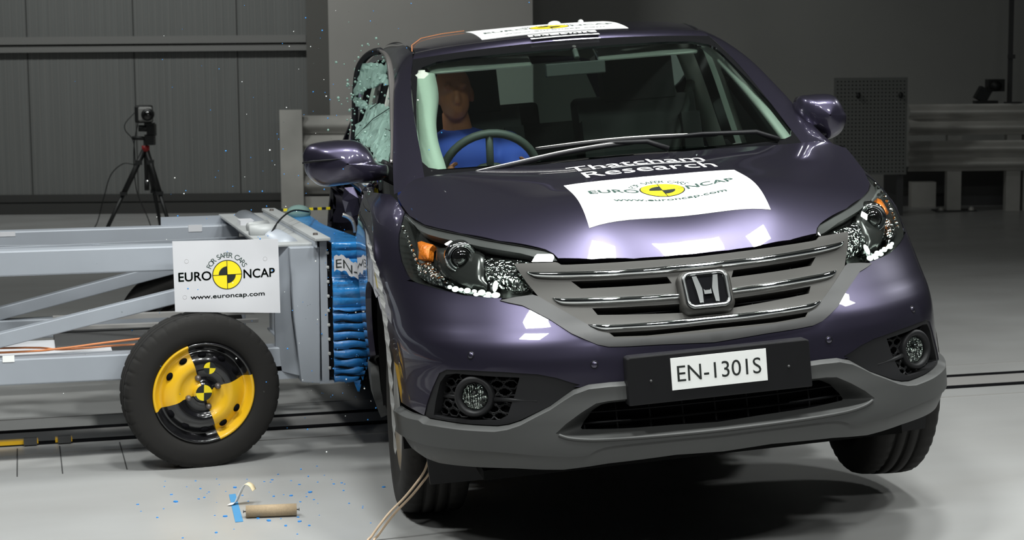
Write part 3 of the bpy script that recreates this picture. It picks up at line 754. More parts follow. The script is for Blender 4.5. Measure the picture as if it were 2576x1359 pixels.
def lower(s, z):
    """s signed arc length (negative = image left), z height -> xyz"""
    s = np.atleast_1d(np.asarray(s, float)); z = np.atleast_1d(np.asarray(z, float))
    out = np.empty((len(s), 3))
    rows = _fz(z).reshape(len(z), -1, 2)
    zc = np.clip(z, ZL[0], ZL[-1])
    a = np.abs(s); i = np.clip(np.searchsorted(SS, a) - 1, 0, len(SS) - 2)
    n = len(SS); h = np.diff(SS)
    k = np.arange(len(s))
    def tang(j):
        jm = np.clip(j - 1, 0, n - 1); jp = np.clip(j + 1, 0, n - 1)
        t = (rows[k, jp] - rows[k, jm]) / (SS[jp] - SS[jm])[:, None]
        z0 = (j == 0); t[z0, 0] = 0
        return t
    t = ((a - SS[i]) / h[i])[:, None]; hh = h[i][:, None]
    p = (2*t**3-3*t**2+1)*rows[k, i] + (t**3-2*t**2+t)*hh*tang(i) + (-2*t**3+3*t**2)*rows[k, i+1] + (t**3-t**2)*hh*tang(i+1)
    out[:, 0] = p[:, 0]; out[:, 1] = np.sign(s + 1e-12) * p[:, 1]; out[:, 2] = z
    return out
# windscreen: (y, z)
def wind(y, z):
    y = np.atleast_1d(np.asarray(y, float)); z = np.atleast_1d(np.asarray(z, float))
    q = z - 1.11
    x = -.14 - q * 2.05 - .25 * y**2 - .25 * q * q
    return np.stack([x, y, z], -1)
# roof: (x, y)
_rc = catmull([-3.5, -3.3, -3.0, -2.5, -2.0, -1.6, -1.3, -1.1, -.95, -.85], [1.50, 1.545, 1.58, 1.605, 1.612, 1.603, 1.582, 1.553, 1.517, 1.478])
def roof(x, y):
    x = np.atleast_1d(np.asarray(x, float)); y = np.atleast_1d(np.asarray(y, float))
    xe = x + .25 * y**2 * np.clip((x + 2.0) / 1.0, 0, 1)
    z = _rc(xe) - .06 * y**2 - .35 * np.clip(np.abs(y) - .42, 0, 1)**2
    return np.stack([x, y, z], -1)
# side glasshouse: (x, z), sign
def side(x, z, sg=1):
    x = np.atleast_1d(np.asarray(x, float)); z = np.atleast_1d(np.asarray(z, float))
    y = .785 - .27 * (z - 1.03) - .35 * np.clip(z - 1.30, 0, 1)**2 - .03 * np.clip((-x - 2.4), 0, 2)**2
    return np.stack([x, sg * y, z], -1)
def hood(x, y):
    x = np.atleast_1d(np.asarray(x, float)); y = np.atleast_1d(np.asarray(y, float))
    P = np.array(HOODP); k = np.array(HOODK); n = len(P)
    r = np.hypot(x[:, None] - P[None, :, 0], y[:, None] - P[None, :, 1])
    return np.stack([x, y, r**3 @ k[:n] + k[n] + k[n+1] * x + k[n+2] * y], -1)
DATA = {
 'sur_lo': [[0.0083,0.6152],[-0.152,0.6197],[-0.2498,0.6225],[-0.2996,0.6252],[-0.3298,0.6327],[-0.3587,0.6461],[-0.3982,0.6657],[-0.4482,0.7026],[-0.4952,0.7291],[-0.5206,0.7423],[-0.561,0.7506],[-0.5867,0.7574]],
 'lens': [[-0.8714,0.9966],[-0.8392,0.9761],[-0.8007,0.9625],[-0.7469,0.9538],[-0.6761,0.9421],[-0.6208,0.9307],[-0.5546,0.9184],[-0.4912,0.9068],[-0.4231,0.8912],[-0.407,0.8817],[-0.3984,0.8639],[-0.404,0.8587],[-0.4563,0.8598],[-0.5235,0.8598],[-0.5127,0.8354],[-0.496,0.8029],[-0.4821,0.7721],[-0.497,0.7682],[-0.533,0.767],[-0.5801,0.7648],[-0.6014,0.7651],[-0.6577,0.7699],[-0.7016,0.773],[-0.7483,0.7812],[-0.794,0.789],[-0.8435,0.7965],[-0.8951,0.8035],[-0.926,0.8112],[-0.9493,0.8351],[-0.9624,0.8592],[-0.9644,0.8891],[-0.9575,0.9136],[-0.9431,0.936],[-0.9118,0.9636]],
 'clad_up': [[-0.262,0.5282],[-0.3111,0.5287],[-0.3676,0.5261],[-0.4121,0.5122],[-0.4842,0.4685],[-0.5771,0.4288],[-0.6159,0.4175],[-0.6538,0.4124],[-0.7548,0.4129],[-0.8751,0.416],[-0.93,0.4158],[-0.9559,0.4236],[-1.0351,0.4206]],
 'pod': [[-0.9559,0.4236],[-0.9352,0.4564],[-0.8934,0.5088],[-0.8521,0.5566],[-0.8183,0.5693],[-0.7349,0.5711],[-0.617,0.5676],[-0.5103,0.5594],[-0.4567,0.5473],[-0.4168,0.5323],[-0.3915,0.5242],[-0.4121,0.5122],[-0.4842,0.4685],[-0.5769,0.431],[-0.6156,0.4198],[-0.6536,0.4147],[-0.7545,0.4152],[-0.8747,0.4184],[-0.9296,0.4182]],
 'podin': [[-0.9053,0.4291],[-0.8871,0.4711],[-0.8563,0.5281],[-0.8256,0.5537],[-0.7798,0.5591],[-0.5674,0.5502],[-0.5867,0.4998],[-0.6163,0.4443],[-0.6519,0.4289],[-0.8513,0.4234]],
 'clad_lo': [[-1.1304,0.3629],[-1.1241,0.3431],[-1.0593,0.3114],[-0.9603,0.2878],[-0.8894,0.2818],[-0.7657,0.2855],[-0.6061,0.2883],[-0.516,0.2842],[-0.4576,0.2831],[-0.4145,0.2882],[-0.3312,0.2971],[-0.1394,0.3063],[0.0339,0.3094]],
 'fold': [[-1.135,0.3486],[-0.9348,0.3406],[-0.6807,0.3437],[-0.4983,0.3336],[-0.3977,0.3309],[-0.3643,0.3419],[-0.3129,0.3521],[-0.1381,0.3548],[0.0173,0.3529]],
 'int_lo': [[-0.4697,0.3923],[-0.443,0.3826],[-0.3938,0.3761],[-0.3277,0.3734],[-0.1366,0.3715],[0.0037,0.3703]],
 'int_up': [[-0.4696,0.3934],[-0.4391,0.4179],[-0.3928,0.4457],[-0.3498,0.4685],[-0.3163,0.4729],[-0.267,0.4748],[-0.1243,0.4789],[0.0038,0.4803]],
 'blk_lo': [[-0.4117,0.3991],[-0.2699,0.3924],[-0.1348,0.3893],[0.0007,0.3875]],
 'blk_up': [[-0.4115,0.4002],[-0.3956,0.4227],[-0.3681,0.4537],[-0.3335,0.4696],[-0.2674,0.4715],[-0.1248,0.4745],[0.0032,0.476]],
 'plate_top': [[0.0209,0.843],[-0.1844,0.8464],[-0.3678,0.8483],[-0.3879,0.8493],[-0.3958,0.8551],[-0.4021,0.857],[-0.5239,0.8577]],
 'plate_lo': [[-0.5239,0.8577],[-0.4956,0.8051],[-0.4685,0.7653],[-0.4286,0.7397],[-0.3493,0.6869],[-0.3225,0.6678],[-0.2974,0.6611],[-0.2817,0.6465],[-0.1884,0.6425],[0.0141,0.6389]],
 'holeA': [[-0.3685,0.803],[-0.098,0.7966],[-0.0881,0.7776],[-0.3448,0.7818]],
 'holeB': [[-0.325,0.7279],[-0.0737,0.7209],[-0.0712,0.6961],[-0.3134,0.7094]],
 'holeC_up': [[-0.2928,0.6618],[-0.1723,0.659],[0.0107,0.6593]],
 'holeC_lo': [[-0.2808,0.6506],[-0.1875,0.6466],[0.0117,0.6445]],
 'bar1_up': [[-0.4905,0.8336],[-0.3669,0.8297],[-0.1885,0.826],[0.0147,0.826]],
 'bar1_lo': [[-0.4796,0.8227],[-0.4534,0.8142],[-0.3629,0.8087],[-0.1925,0.8055],[-0.072,0.8047],[0.0135,0.8041]],
 'bar2_up': [[-0.43,0.7593],[-0.3186,0.7557],[-0.1964,0.7522],[-0.0598,0.7477]],
 'bar2_lo': [[-0.4208,0.7472],[-0.393,0.7383],[-0.2846,0.7345],[-0.178,0.732],[-0.0612,0.7305]],
 'bar3_up': [[-0.3452,0.685],[-0.2577,0.68],[-0.1557,0.6794],[-0.0594,0.6793],[0.0115,0.6791]],
 'bar3_lo': [[-0.3359,0.6774],[-0.3076,0.6669],[-0.2613,0.6653],[-0.1602,0.6621],[-0.0887,0.6601],[0.0101,0.6615]],
 'hood_front': [[0.023,0.8615],[-0.1007,0.8608],[-0.1815,0.8597],[-0.2975,0.8629],[-0.3936,0.8652],[-0.4037,0.8816],[-0.4224,0.8944],[-0.5537,0.9216],[-0.675,0.9453],[-0.7451,0.958],[-0.7985,0.9667],[-0.854,0.9879],[-0.8765,1.0106],[-0.8854,1.0232]],
 'pts': [[-0.7251,0.4927],[-0.6973,0.8736],[-0.5906,0.8505],[-0.0039,0.7415],[-0.3464,0.5788],[-0.7175,0.6138]],
 'indicator': [[-0.8744,0.9276],[-0.8532,0.9316],[-0.8008,0.9232],[-0.8232,0.9096],[-0.8406,0.8793],[-0.8922,0.8776],[-0.8796,0.9001]],
 'led': [[-0.7923,0.817],[-0.7617,0.8165],[-0.735,0.8012],[-0.6945,0.7927],[-0.6614,0.7894],[-0.6348,0.7893],[-0.6235,0.82],[-0.6021,0.8175],[-0.603,0.7867],[-0.6139,0.7717],[-0.6714,0.7742],[-0.7239,0.7859],[-0.7669,0.793],[-0.7947,0.8001]],
 'refl_in': [[-0.6217,0.8992],[-0.5808,0.8941],[-0.5094,0.8856],[-0.4593,0.873],[-0.4794,0.8606],[-0.5235,0.8598],[-0.504,0.8042],[-0.5275,0.7939],[-0.5935,0.803],[-0.6317,0.8113],[-0.6436,0.8313],[-0.6327,0.8698]],
 'refl_lo': [[-0.9185,0.8654],[-0.8405,0.8738],[-0.8264,0.8408],[-0.7908,0.8305],[-0.8007,0.8033],[-0.8686,0.8102],[-0.9164,0.8263]],
 'frame_dark': [[-0.7997,0.9167],[-0.7493,0.9228],[-0.6915,0.9239],[-0.6402,0.9137],[-0.623,0.8993],[-0.6436,0.8313],[-0.6341,0.8124],[-0.6004,0.7998],[-0.6335,0.7958],[-0.6929,0.8004],[-0.7533,0.82],[-0.7965,0.8416],[-0.8134,0.8856]],
 'mirL': [[-1.059,1.177],[-1.054,1.201],[-1.038,1.221],[-1.009,1.229],[-0.946,1.232],[-0.891,1.229],[-0.858,1.218],[-0.832,1.192],[-0.816,1.165],[-0.808,1.147],[-0.786,1.136],[-0.767,1.128],[-0.767,1.096],[-0.793,1.081],[-0.835,1.079],[-0.905,1.076],[-0.975,1.074],[-1.009,1.08],[-1.034,1.099],[-1.055,1.132]],
 'mirR': [[0.719,1.187],[0.721,1.22],[0.733,1.246],[0.763,1.25],[0.808,1.25],[0.848,1.244],[0.873,1.218],[0.89,1.18],[0.897,1.162],[0.893,1.137],[0.877,1.109],[0.85,1.09],[0.812,1.083],[0.768,1.1],[0.733,1.139]],
 'seamL': [[-1.061,1.164],[-1.031,1.168],[-0.983,1.169],[-0.928,1.169]],
}
DATA3 = {
 'frame_chrome': [[-1.18,-0.696,1.541],[-1.1,-0.684,1.523],[-1.02,-0.681,1.495],[-0.95,-0.683,1.449],[-0.85,-0.693,1.382],[-0.68,-0.714,1.283],[-0.55,-0.732,1.201],[-0.45,-0.751,1.135]],
 'frame_arc': [[-1.18,-0.696,1.541],[-1.25,-0.725,1.537],[-1.3,-0.755,1.514],[-1.35,-0.779,1.47],[-1.42,-0.793,1.376],[-1.45,-0.801,1.281],[-1.48,-0.811,1.2]],
 'glassA': [[-1.3,-0.764,1.499],[-1.25,-0.729,1.499],[-1.15,-0.698,1.488],[-1.08,-0.681,1.489],[-1.1,-0.686,1.459],[-1.0,-0.687,1.405],[-1.1,-0.724,1.413],[-1.2,-0.757,1.401],[-1.3,-0.783,1.383],[-1.4,-0.8,1.377],[-1.4,-0.789,1.448],[-1.4,-0.795,1.488],[-1.38,-0.776,1.483],[-1.35,-0.772,1.461]],
 'glassB': [[-1.25,-0.789,1.352],[-1.1,-0.762,1.34],[-1.0,-0.742,1.339],[-0.8,-0.704,1.327],[-0.65,-0.722,1.24],[-0.55,-0.739,1.173],[-0.5,-0.761,1.137],[-0.6,-0.795,1.141],[-0.75,-0.809,1.185],[-0.95,-0.83,1.211],[-1.05,-0.833,1.22],[-1.15,-0.816,1.262],[-1.1,-0.785,1.287],[-1.1,-0.776,1.321]],
 'glassC': [[-1.42,-0.805,1.377],[-1.35,-0.781,1.367],[-1.2,-0.762,1.339],[-1.25,-0.783,1.325],[-1.4,-0.803,1.345],[-1.45,-0.814,1.362]],
 'fist': [[-1.2,-0.408,1.352],[-1.2,-0.478,1.358],[-1.2,-0.353,1.348],[-1.2,-0.417,1.244],[-1.2,-0.399,1.453],[-1.25,-0.495,1.194],[-1.1,-0.216,1.166],[-1.1,-0.52,1.091],[-0.95,-0.246,1.088]],
 'sheet1': [[-1.2,-0.884,1.026],[-1.2,-0.845,1.022],[-1.15,-0.837,0.977],[-1.1,-0.838,0.918],[-1.15,-0.867,0.905],[-1.2,-0.889,0.924],[-1.2,-0.895,0.972]],
 'sheet2': [[-1.0,-0.834,1.043],[-0.8,-0.788,1.049],[-0.75,-0.779,1.024],[-0.8,-0.797,0.949],[-0.8,-0.819,0.862],[-0.9,-0.844,0.841],[-0.95,-0.843,0.898],[-0.95,-0.825,0.957]],
 'arcw': [[-1.1,-0.904,0.924],[-1.1,-0.885,0.915],[-1.1,-0.869,0.898],[-1.1,-0.862,0.874],[-1.1,-0.861,0.851]],
 'glint': [[-0.95,-0.866,0.84],[-0.95,-0.85,0.899],[-0.95,-0.839,0.91],[-0.9,-0.82,0.937]],
}
# ------------------------------------------------------------------ the car
CYAW, CROLL, CPIT = -0.113855, 0.0707356, -0.0154713
CARM = Matrix.Translation((2.021215, 5.6111, 0.0583255)) @ Matrix.Rotation(CYAW, 4, 'Z') @ Matrix(((0, 1, 0, 0), (-1, 0, 0, 0), (0, 0, 1, 0), (0, 0, 0, 1))) @ Matrix.Rotation(CROLL, 4, 'X') @ Matrix.Rotation(CPIT, 4, 'Y')
# car axes: x forward, y to the picture's right, z up
CAR = empty('suv', mw=Matrix.Translation(CARM.translation))
tag(CAR, 'dark purple metallic SUV with white test stickers, struck in its side by the blue barrier', 'car')
CL = CAR.matrix_world.inverted() @ CARM
def cpart(name, mb, parent=None):
    """mesh given in car axes"""
    for k in range(len(mb.v)): mb.v[k] = tuple(CL @ Vector(mb.v[k]))
    if mb.nrm:
        R3 = CL.to_3x3(); mb.nrm = {k: tuple((R3 @ Vector(n)).normalized()) for k, n in mb.nrm.items()}
    o = mb.build(name, parent or CAR); return finish_normals(o, mb)
def cmesh(name, fn, parent=None, bev=0):
    m_ = MB(); fn(m_); o = cpart(name, m_, parent)
    if bev: bevel(o, bev)
    return o
def cpanel(name, surf, outline, m, parent=None, **k):
    m_ = MB(); patch(m_, surf, outline, m, **k); return cpart(name, m_, parent)
def mir(p): return [(-a, b2) for a, b2 in p]
def full(half):                       # outer..centre half line (image left) -> whole line across
    h = list(half); r = [(-a, b2) for a, b2 in reversed(h) if abs(a) > .006]
    return h+r
def D_(n): return [tuple(p) for p in DATA[n]]
def SIDES(p): return ((-1, p), (1, mir(p)))
S8 = SS[8]
def s_at(x, sg=-1):                    # arc parameter on the flank for a station x
    xs = [r for r in ROWS[5][7:13, 0]]; ss = list(SS[7:13])
    return sg*float(np.interp(-x, [-a for a in xs], ss))
def lowerd(s, z):
    """lower body with the dent pressed into the struck side"""
    p = lower(s, z); x = p[:, 0]; zz = p[:, 2]
    a = np.clip((-x-.62)/.5, 0, 1)*np.clip((2.75+x)/.4, 0, 1); a = a*a*(3-2*a)
    b2 = np.clip((zz-.12)/.25, 0, 1)*np.clip((1.06-zz)/.22, 0, 1); b2 = b2*b2*(3-2*b2)
    p[:, 1] += np.where(s < 0, .33*a*b2, 0); return p
# --- hood
hf = [tuple(lower(np.array([a]), np.array([b2]))[0][:2]) for a, b2 in DATA['hood_front']]      # centre -> left corner
hf = [(x, min(y, -.0) if i else 0.0) for i, (x, y) in enumerate(hf)]
rear = [(-.07, -.765), (-.115, -.735), (-.14, -.70), (-.13, -.62), (-.115, -.50), (-.12, -.36), (-.115, -.19), (-.105, 0)]
half = hf[1:]+rear
hood_out = [hf[0]]+half+[(x, -y) for x, y in reversed(half[:-1])]
cpanel('hood', hood, hood_out, 'paint', res=.024, skirt=.022)
# --- bumper skin
sur = D_('sur_lo'); pod = D_('pod'); lens = D_('lens'); cu = D_('clad_up')
sur[0] = (0.0, sur[0][1]-.004)
lens_lo = [p for p in lens[19:27]]
top = sur[1:]+lens_lo+[(-.948, .806)]
side_ = [(-1.02, .80), (s_at(.21), .74), (s_at(.29), .66), (s_at(.355), .57), (s_at(.385), .48), (s_at(.395), .44), (-1.02, .432), (-.956, .4236)]
low = list(reversed([p for p in pod[:12]]))
low = [p for p in pod[0:11]]
lowh = [(p[0], p[1]) for p in low][1:]+[(-.41, .520), (-.33, .507), (-.15, .495), (0, .49)]
hb = top+side_+lowh
bump = [sur[0]]+hb[:-1]+[hb[-1]]+[(-a, b2) for a, b2 in reversed(hb[:-1])]
cpanel('front_bumper', lower, bump, 'paint', res=.024, skirt=.018)
# --- lower cladding with the air intake
clo = D_('clad_lo'); fold = D_('fold')
cu2 = list(reversed(cu))
upc = [(s_at(.375), .425)]+cu2[0:]+[(-.20, .502), (0, .498)]
lo_ = [(0, .300)]+list(reversed([p for p in clo[:-1]]))+[(s_at(.38), .375)]
ch = upc+[]
clad_half = upc[:-1]
clad = clad_half+[upc[-1]]+mir(list(reversed(clad_half)))+mir(list(reversed(lo_[1:])))+[lo_[0]]+lo_[1:]
ilo = D_('int_lo')[:-1]; iup = D_('int_up')[1:-1]
half_i = list(reversed(iup))+ilo            # centre top -> tip -> centre bottom
intake = half_i+mir(list(reversed(half_i)))
intake = [(0, .468)]+half_i+[(0, .3706)]+mir(list(reversed(half_i)))
upl = upc[:-1]+[upc[-1]]+mir(list(reversed(upc[:-1])))
def inset(L_, d):
    P = np.array(densify(L_, .012, False)); T_ = np.gradient(P, axis=0); n = np.stack([T_[:, 1], -T_[:, 0]], 1); n /= np.linalg.norm(n, axis=1)[:, None]
    n[n[:, 1] > 0] *= -1
    for _ in range(6): n[1:-1] = (n[:-2]+2*n[1:-1]+n[2:])/4
    n /= np.linalg.norm(n, axis=1)[:, None]; n[0] = n[-1] = (0, -1); return P, P+n*d
U0, U1 = inset(upl, .013)
fd_ = [(s_at(.37), .352)]+[tuple(p) for p in fold[:-1]]+[(0, .3535)]; fdl = fd_+mir(list(reversed(fd_[:-1]))); fdl = smooth2(fdl, 3)
up_out = [tuple(p) for p in U1]+[p for p in reversed(fdl)]
OFFC = .020
m_ = MB(); patch(m_, lower, up_out, 'cladding', holes=[intake], res=.016, skirt=.035, off=OFFC)
def ev_(P, o): return lower(P[:, 0], P[:, 1])+surfn(lower, P[:, 0], P[:, 1], REF)*o
n_ = len(U0); m_.add(np.concatenate([ev_(U0, -.006), ev_(U0*.3+U1*.7, OFFC-.004), ev_(U1, OFFC)]), [(k*n_+i, k*n_+i+1, (k+1)*n_+i+1, (k+1)*n_+i) for k in (0, 1) for i in range(n_-1)], 'cladding', True)
cl = cpart('lower_cladding', m_)
def skid_fn(p, uv):
    fz = np.interp(uv[:, 0], [a for a, _ in fdl], [b2 for _, b2 in fdl]); d = np.maximum(0, fz-uv[:, 1])
    n = np.stack([np.ones(len(p)), p[:, 1]*.7, np.zeros(len(p))], -1); n /= np.linalg.norm(n, axis=1)[:, None]
    return p+n*(OFFC-.008-.30*d**1.15)[:, None]
lo_l = [(s_at(.37), .352)]+[tuple(p) for p in clo[:-1]]+[(0, .300)]; lo_l = lo_l+mir(list(reversed(lo_l[:-1])))
m_ = MB(); patch(m_, lower, lo_l+list(reversed(fdl))[1:-1], 'cladding', res=.018, skirt=.06, fn=skid_fn); cpart('skid_plate', m_, cl)
blk = [(0, .462)]+list(reversed(D_('blk_up')[1:-1]))+D_('blk_lo')[:-1]+[(0, .383)]
blk = blk[:1]+blk[1:-1]+[blk[-1]]+mir(list(reversed(blk[1:-1])))
cmesh('intake_surround', lambda m_: (ringstrip(m_, lower, intake, OFFC-.001, blk, -.05, 'cladding')), cl)
cpanel('intake_backing', lower, [(-.5, .35), (.5, .35), (.5, .49), (-.5, .49)], 'honeycomb_dark', cl, off=-.085, skirt=0)
def slats(m_):
    for z, r in ((.405, .004), (.435, .003)): m_.tube(lower(np.linspace(-.40, .40, 40), np.full(40, z))+np.array([-.065, 0, 0]), r, 'trim_black', 6)
    for s in np.linspace(-.38, .38, 9): m_.tube(lower(np.full(6, s), np.linspace(.38, .46, 6))+np.array([-.067, 0, 0]), .003, 'trim_black', 6)
cmesh('intake_slats', slats, cl)
# bright lip along the lower edge of the intake
ll = [(0, .3706)]+list(reversed(D_('int_lo')[:-1])); ll = mir(list(reversed(ll[1:])))+ll; ll = smooth2(ll, 4)
cmesh('intake_lip', lambda m_: m_.tube([tuple(q) for q in lower(np.array([a for a, _ in ll]), np.array([b2 for _, b2 in ll])-.002)+np.array([OFFC, 0, 0])], .005, 'cladding', 8), cl)
# underside
cmesh('undertray', lambda m_: (m_.box((-.2, 0, .235), (1.7, 1.30, .03), 'undertray'), m_.box((-2.0, 0, .26), (2.8, 1.4, .06), 'undertray'), m_.box((-.55, 0, .48), (.06, 1.25, .5), 'undertray')))
for sg in (-1, 1):
    cmesh('air_deflector', lambda m_: m_.prism([(.49, sg*.50, .30), (.49, sg*.80, .30), (.47, sg*.795, .185), (.47, sg*.52, .18)], (-.02, 0, 0), 'trim_black'))
# --- grille
plo = D_('plate_lo'); ptop = D_('plate_top'); plo[-1] = (0, plo[-1][1]); ptop[0] = (0, ptop[0][1])
pl_half = ptop+plo[1:]
plate_out = pl_half+mir(list(reversed(pl_half[1:-1])))
sur_in = plo; sur_o = sur
s_half = plo+list(reversed([sur[0]]+sur[1:]))[0:0]
wedge = [(-.485, .7665)]
surr_half = list(reversed(plo[2:]))           # centre .. outward
s_left = [plo[-1]]+list(reversed(plo[2:-1]))+[(-.483, .7700), (-.5345, .7650)]+list(reversed(sur[1:]))+[sur[0]]
surround = s_left+mir(list(reversed(s_left[1:-1])))
cpanel('grille_surround', lower, surround, 'surround', res=.016, off=.004, skirt=.03)
hC = D_('holeC_up')[:-1]; hCl = D_('holeC_lo')[:-1]
holeC = [(0, .678)]+list(reversed(hC))+hCl+[(0, .6655)]
holeC = [(0, hC[-1][1]+.001)]+list(reversed(hC))+hCl+[(0, hCl[-1][1]+.001)]+mir(list(reversed(hCl)))+mir(hC)
hA = D_('holeA'); hB = D_('holeB')
gr = cpanel('grille', lower, plate_out, 'satin_plate', holes=[hA, mir(hA), hB, mir(hB), holeC], res=.016, off=.002, skirt=.045)
cpanel('grille_backing', lower, [(-.47, .64), (.47, .64), (.47, .86), (-.47, .86)], 'honeycomb_dark', gr, off=-.06, skirt=0)
def lattice(m_):
    for z, w2 in ((.80, .40), (.805, .40), (.70, .34), (.708, .34), (.716, .34), (.724, .34)):
        for sg in (-1, 1): m_.tube(lower(np.linspace(sg*.08, sg*w2, 14), np.full(14, z))+np.array([-.04, 0, 0]), .0022, 'trim_black', 6)
    for s in np.arange(-.36, .37, .072): m_.tube(lower(np.full(8, s), np.linspace(.66, .85, 8))+np.array([-.045, 0, 0]), .003, 'trim_black', 6)
cmesh('radiator_slats', lattice, gr)
def chrome_bar(m_, u, l, N=60):
    def rs(L_):
        P = np.array(smooth2(L_, 6)); q = np.concatenate([[0], np.cumsum(np.hypot(*np.diff(P, axis=0).T))]); t = np.linspace(0, q[-1], N)
        return np.stack([np.interp(t, q, P[:, 0]), np.interp(t, q, P[:, 1])], 1)
    U, L_ = rs(u), rs(l); K = 10; vs = []
    L_[0] = U[0]
    if abs(U[-1][0]) > .2: L_[-1] = U[-1]
    wmax = max(U[:, 1]-L_[:, 1])
    for a, b2 in zip(U, L_):
        wd = (a[1]-b2[1])/wmax
        for k in range(K+1):
            t = k/K; q = a+(b2-a)*t
            vs.append((q[0], q[1], -.012*(k in (0, K))+.004+.013*max(wd, .02)**.7*math.sin(math.pi*t)**.6))
    V = np.array(vs); X = lower(V[:, 0], V[:, 1])+surfn(lower, V[:, 0], V[:, 1], REF)*V[:, 2:3]
    m_.add(X, [(i*(K+1)+k, i*(K+1)+k+1, (i+1)*(K+1)+k+1, (i+1)*(K+1)+k) for i in range(N-1) for k in range(K)], 'chrome', True)
for n in ('bar1', 'bar3'):
    u = D_(n+'_up'); l = D_(n+'_lo'); u[-1] = (0, u[-1][1]); l[-1] = (0, l[-1][1])
    l = [u[0]]+l
    cmesh('chrome_bar', lambda m_: chrome_bar(m_, u+mir(list(reversed(u[:-1]))), l+mir(list(reversed(l[:-1]))), 110), gr)
for sg in (-1, 1):
    f_ = (lambda p: p) if sg < 0 else mir
    cmesh('chrome_bar', lambda m_: chrome_bar(m_, f_(D_('bar2_up')), f_([D_('bar2_up')[0]]+D_('bar2_lo')), 60), gr)
# badge
bp = lower(np.array([0.]), np.array([.7415]))[0]; bn = Vector(surfn(lower, np.array([0.]), np.array([.7415]), REF)[0]); bn = Vector((bn.x, 0, bn.z)).normalized()
bu = Vector((0, 1, 0)); bv = Vector((-bn.z, 0, bn.x))
def bmap(x, y, d): return Vector(bp)+bu*x+bv*y+bn*d
def rrect(w2, h2, r, top=1.0, n=8):
    out = []
    for cx, cy, a0 in ((w2-r, h2-r, 0), (-w2+r, h2-r, 90), (-w2+r, -h2+r, 180), (w2-r, -h2+r, 270)):
        for k in range(n+1):
            a = math.radians(a0+90*k/n); x = cx+r*math.cos(a); y = cy+r*math.sin(a)
            out.append((x*(1+(top-1)*(y+h2)/(2*h2)), y))
    return out
def badge_house(m_):
    A = rrect(.079, .066, .028); n = len(A); vs = [bmap(x, y, -.01) for x, y in A]+[bmap(x*.98, y*.98, .022) for x, y in A]+[bmap(x*.88, y*.86, .030) for x, y in A]
    m_.add(vs, [(k*n+i, k*n+(i+1) % n, (k+1)*n+(i+1) % n, (k+1)*n+i) for k in range(2) for i in range(n)]+[tuple(range(2*n, 3*n))], 'satin_plate', True)
bh = cmesh('badge_housing', badge_house, gr)
def badge_ring(m_):
    A = [bmap(x, y, .034) for x, y in rrect(.0605, .0515, .020, 1.02)]; m_.tube(A, .0062, 'badge_chrome', 10, closed=True)
    B = rrect(.058, .049, .018, 1.02); m_.add([bmap(x, y, .0315) for x, y in B], [tuple(range(len(B)))], 'gloss_black')
def pad3(m_, poly, d0, d1, m):
    n = len(poly); cx = sum(p[0] for p in poly)/n; cy = sum(p[1] for p in poly)/n
    vs = [bmap(x, y, d0) for x, y in poly]+[bmap(x, y, d1*.7) for x, y in poly]+[bmap(cx+(x-cx)*.8, cy+(y-cy)*.9, d1) for x, y in poly]
    m_.add(vs, [(k*n+i, k*n+(i+1) % n, (k+1)*n+(i+1) % n, (k+1)*n+i) for k in range(2) for i in range(n)]+[tuple(range(2*n, 3*n))], m)
def badge_h(m_):
    for sg in (-1, 1):
        pad3(m_, [(sg*.041, .045), (sg*.024, .045), (sg*.0125, .002), (sg*.0125, -.010), (sg*.016, -.045), (sg*.030, -.045), (sg*.0335, -.005)][::-sg], .030, .040, 'badge_chrome')
    pad3(m_, [(-.0135, .000), (-.009, -.005), (.009, -.005), (.0135, .000), (.0135, -.018), (-.0135, -.018)][::-1], .030, .040, 'badge_chrome')
cmesh('badge', lambda m_: (badge_ring(m_), badge_h(m_)), gr)
# --- plate holder
def plate_map(x, y, d): return (.994+d, x, .5275+y)
def holder(m_):
    A = [(-.265, .068), (-.255, .072), (.255, .072), (.265, .068), (.267, -.066), (-.267, -.066)]
    m_.prism([plate_map(x, y, 0) for x, y in A[::-1]], (-.05, 0, 0), 'trim_black')
ph = cmesh('plate_holder', holder, None, .004)
def plate_l(m_):
    x0, x1, y0, y1 = -.141, .136, -.033, .058
    m_.prism([plate_map(x, y, .0025) for x, y in ((x0, y0), (x1, y0), (x1, y1), (x0, y1))], (-.002, 0, 0), 'white_vinyl')
    text_into(m_, 'EN-1301S', (x0+x1)/2, -.010, .045, .243, lambda x, y, l: plate_map(x, y, .0025+.0006*l), 'print_black', 1)
tag(cmesh('number_label', plate_l, ph), 'white label reading EN-1301S')
for x in (-.20, .20): cmesh('plate_screw', lambda m_: m_.sphere(plate_map(x, .0, .001), .004, 'dark_steel', 10, 6), ph)
# parking sensors
for k in (3, 4):
    a, b2 = DATA['pts'][4 if k == 3 else 5]
    for sg in (-1, 1):
        q = lower(np.array([sg*abs(a)]), np.array([b2]))[0]; n = surfn(lower, np.array([sg*abs(a)]), np.array([b2]), REF)[0]
        mw = Matrix.Translation(q) @ Vector(n).to_track_quat('Z', 'Y').to_matrix().to_4x4()
        cmesh('parking_sensor', lambda m_: (m_.lathe([(.0001, .0018), (.0085, .0015), (.009, .0005)], 'paint', mw, 24), m_.lathe([(.0098, .001), (.0112, .0012), (.0116, .0)], 'trim_black', mw, 24)))
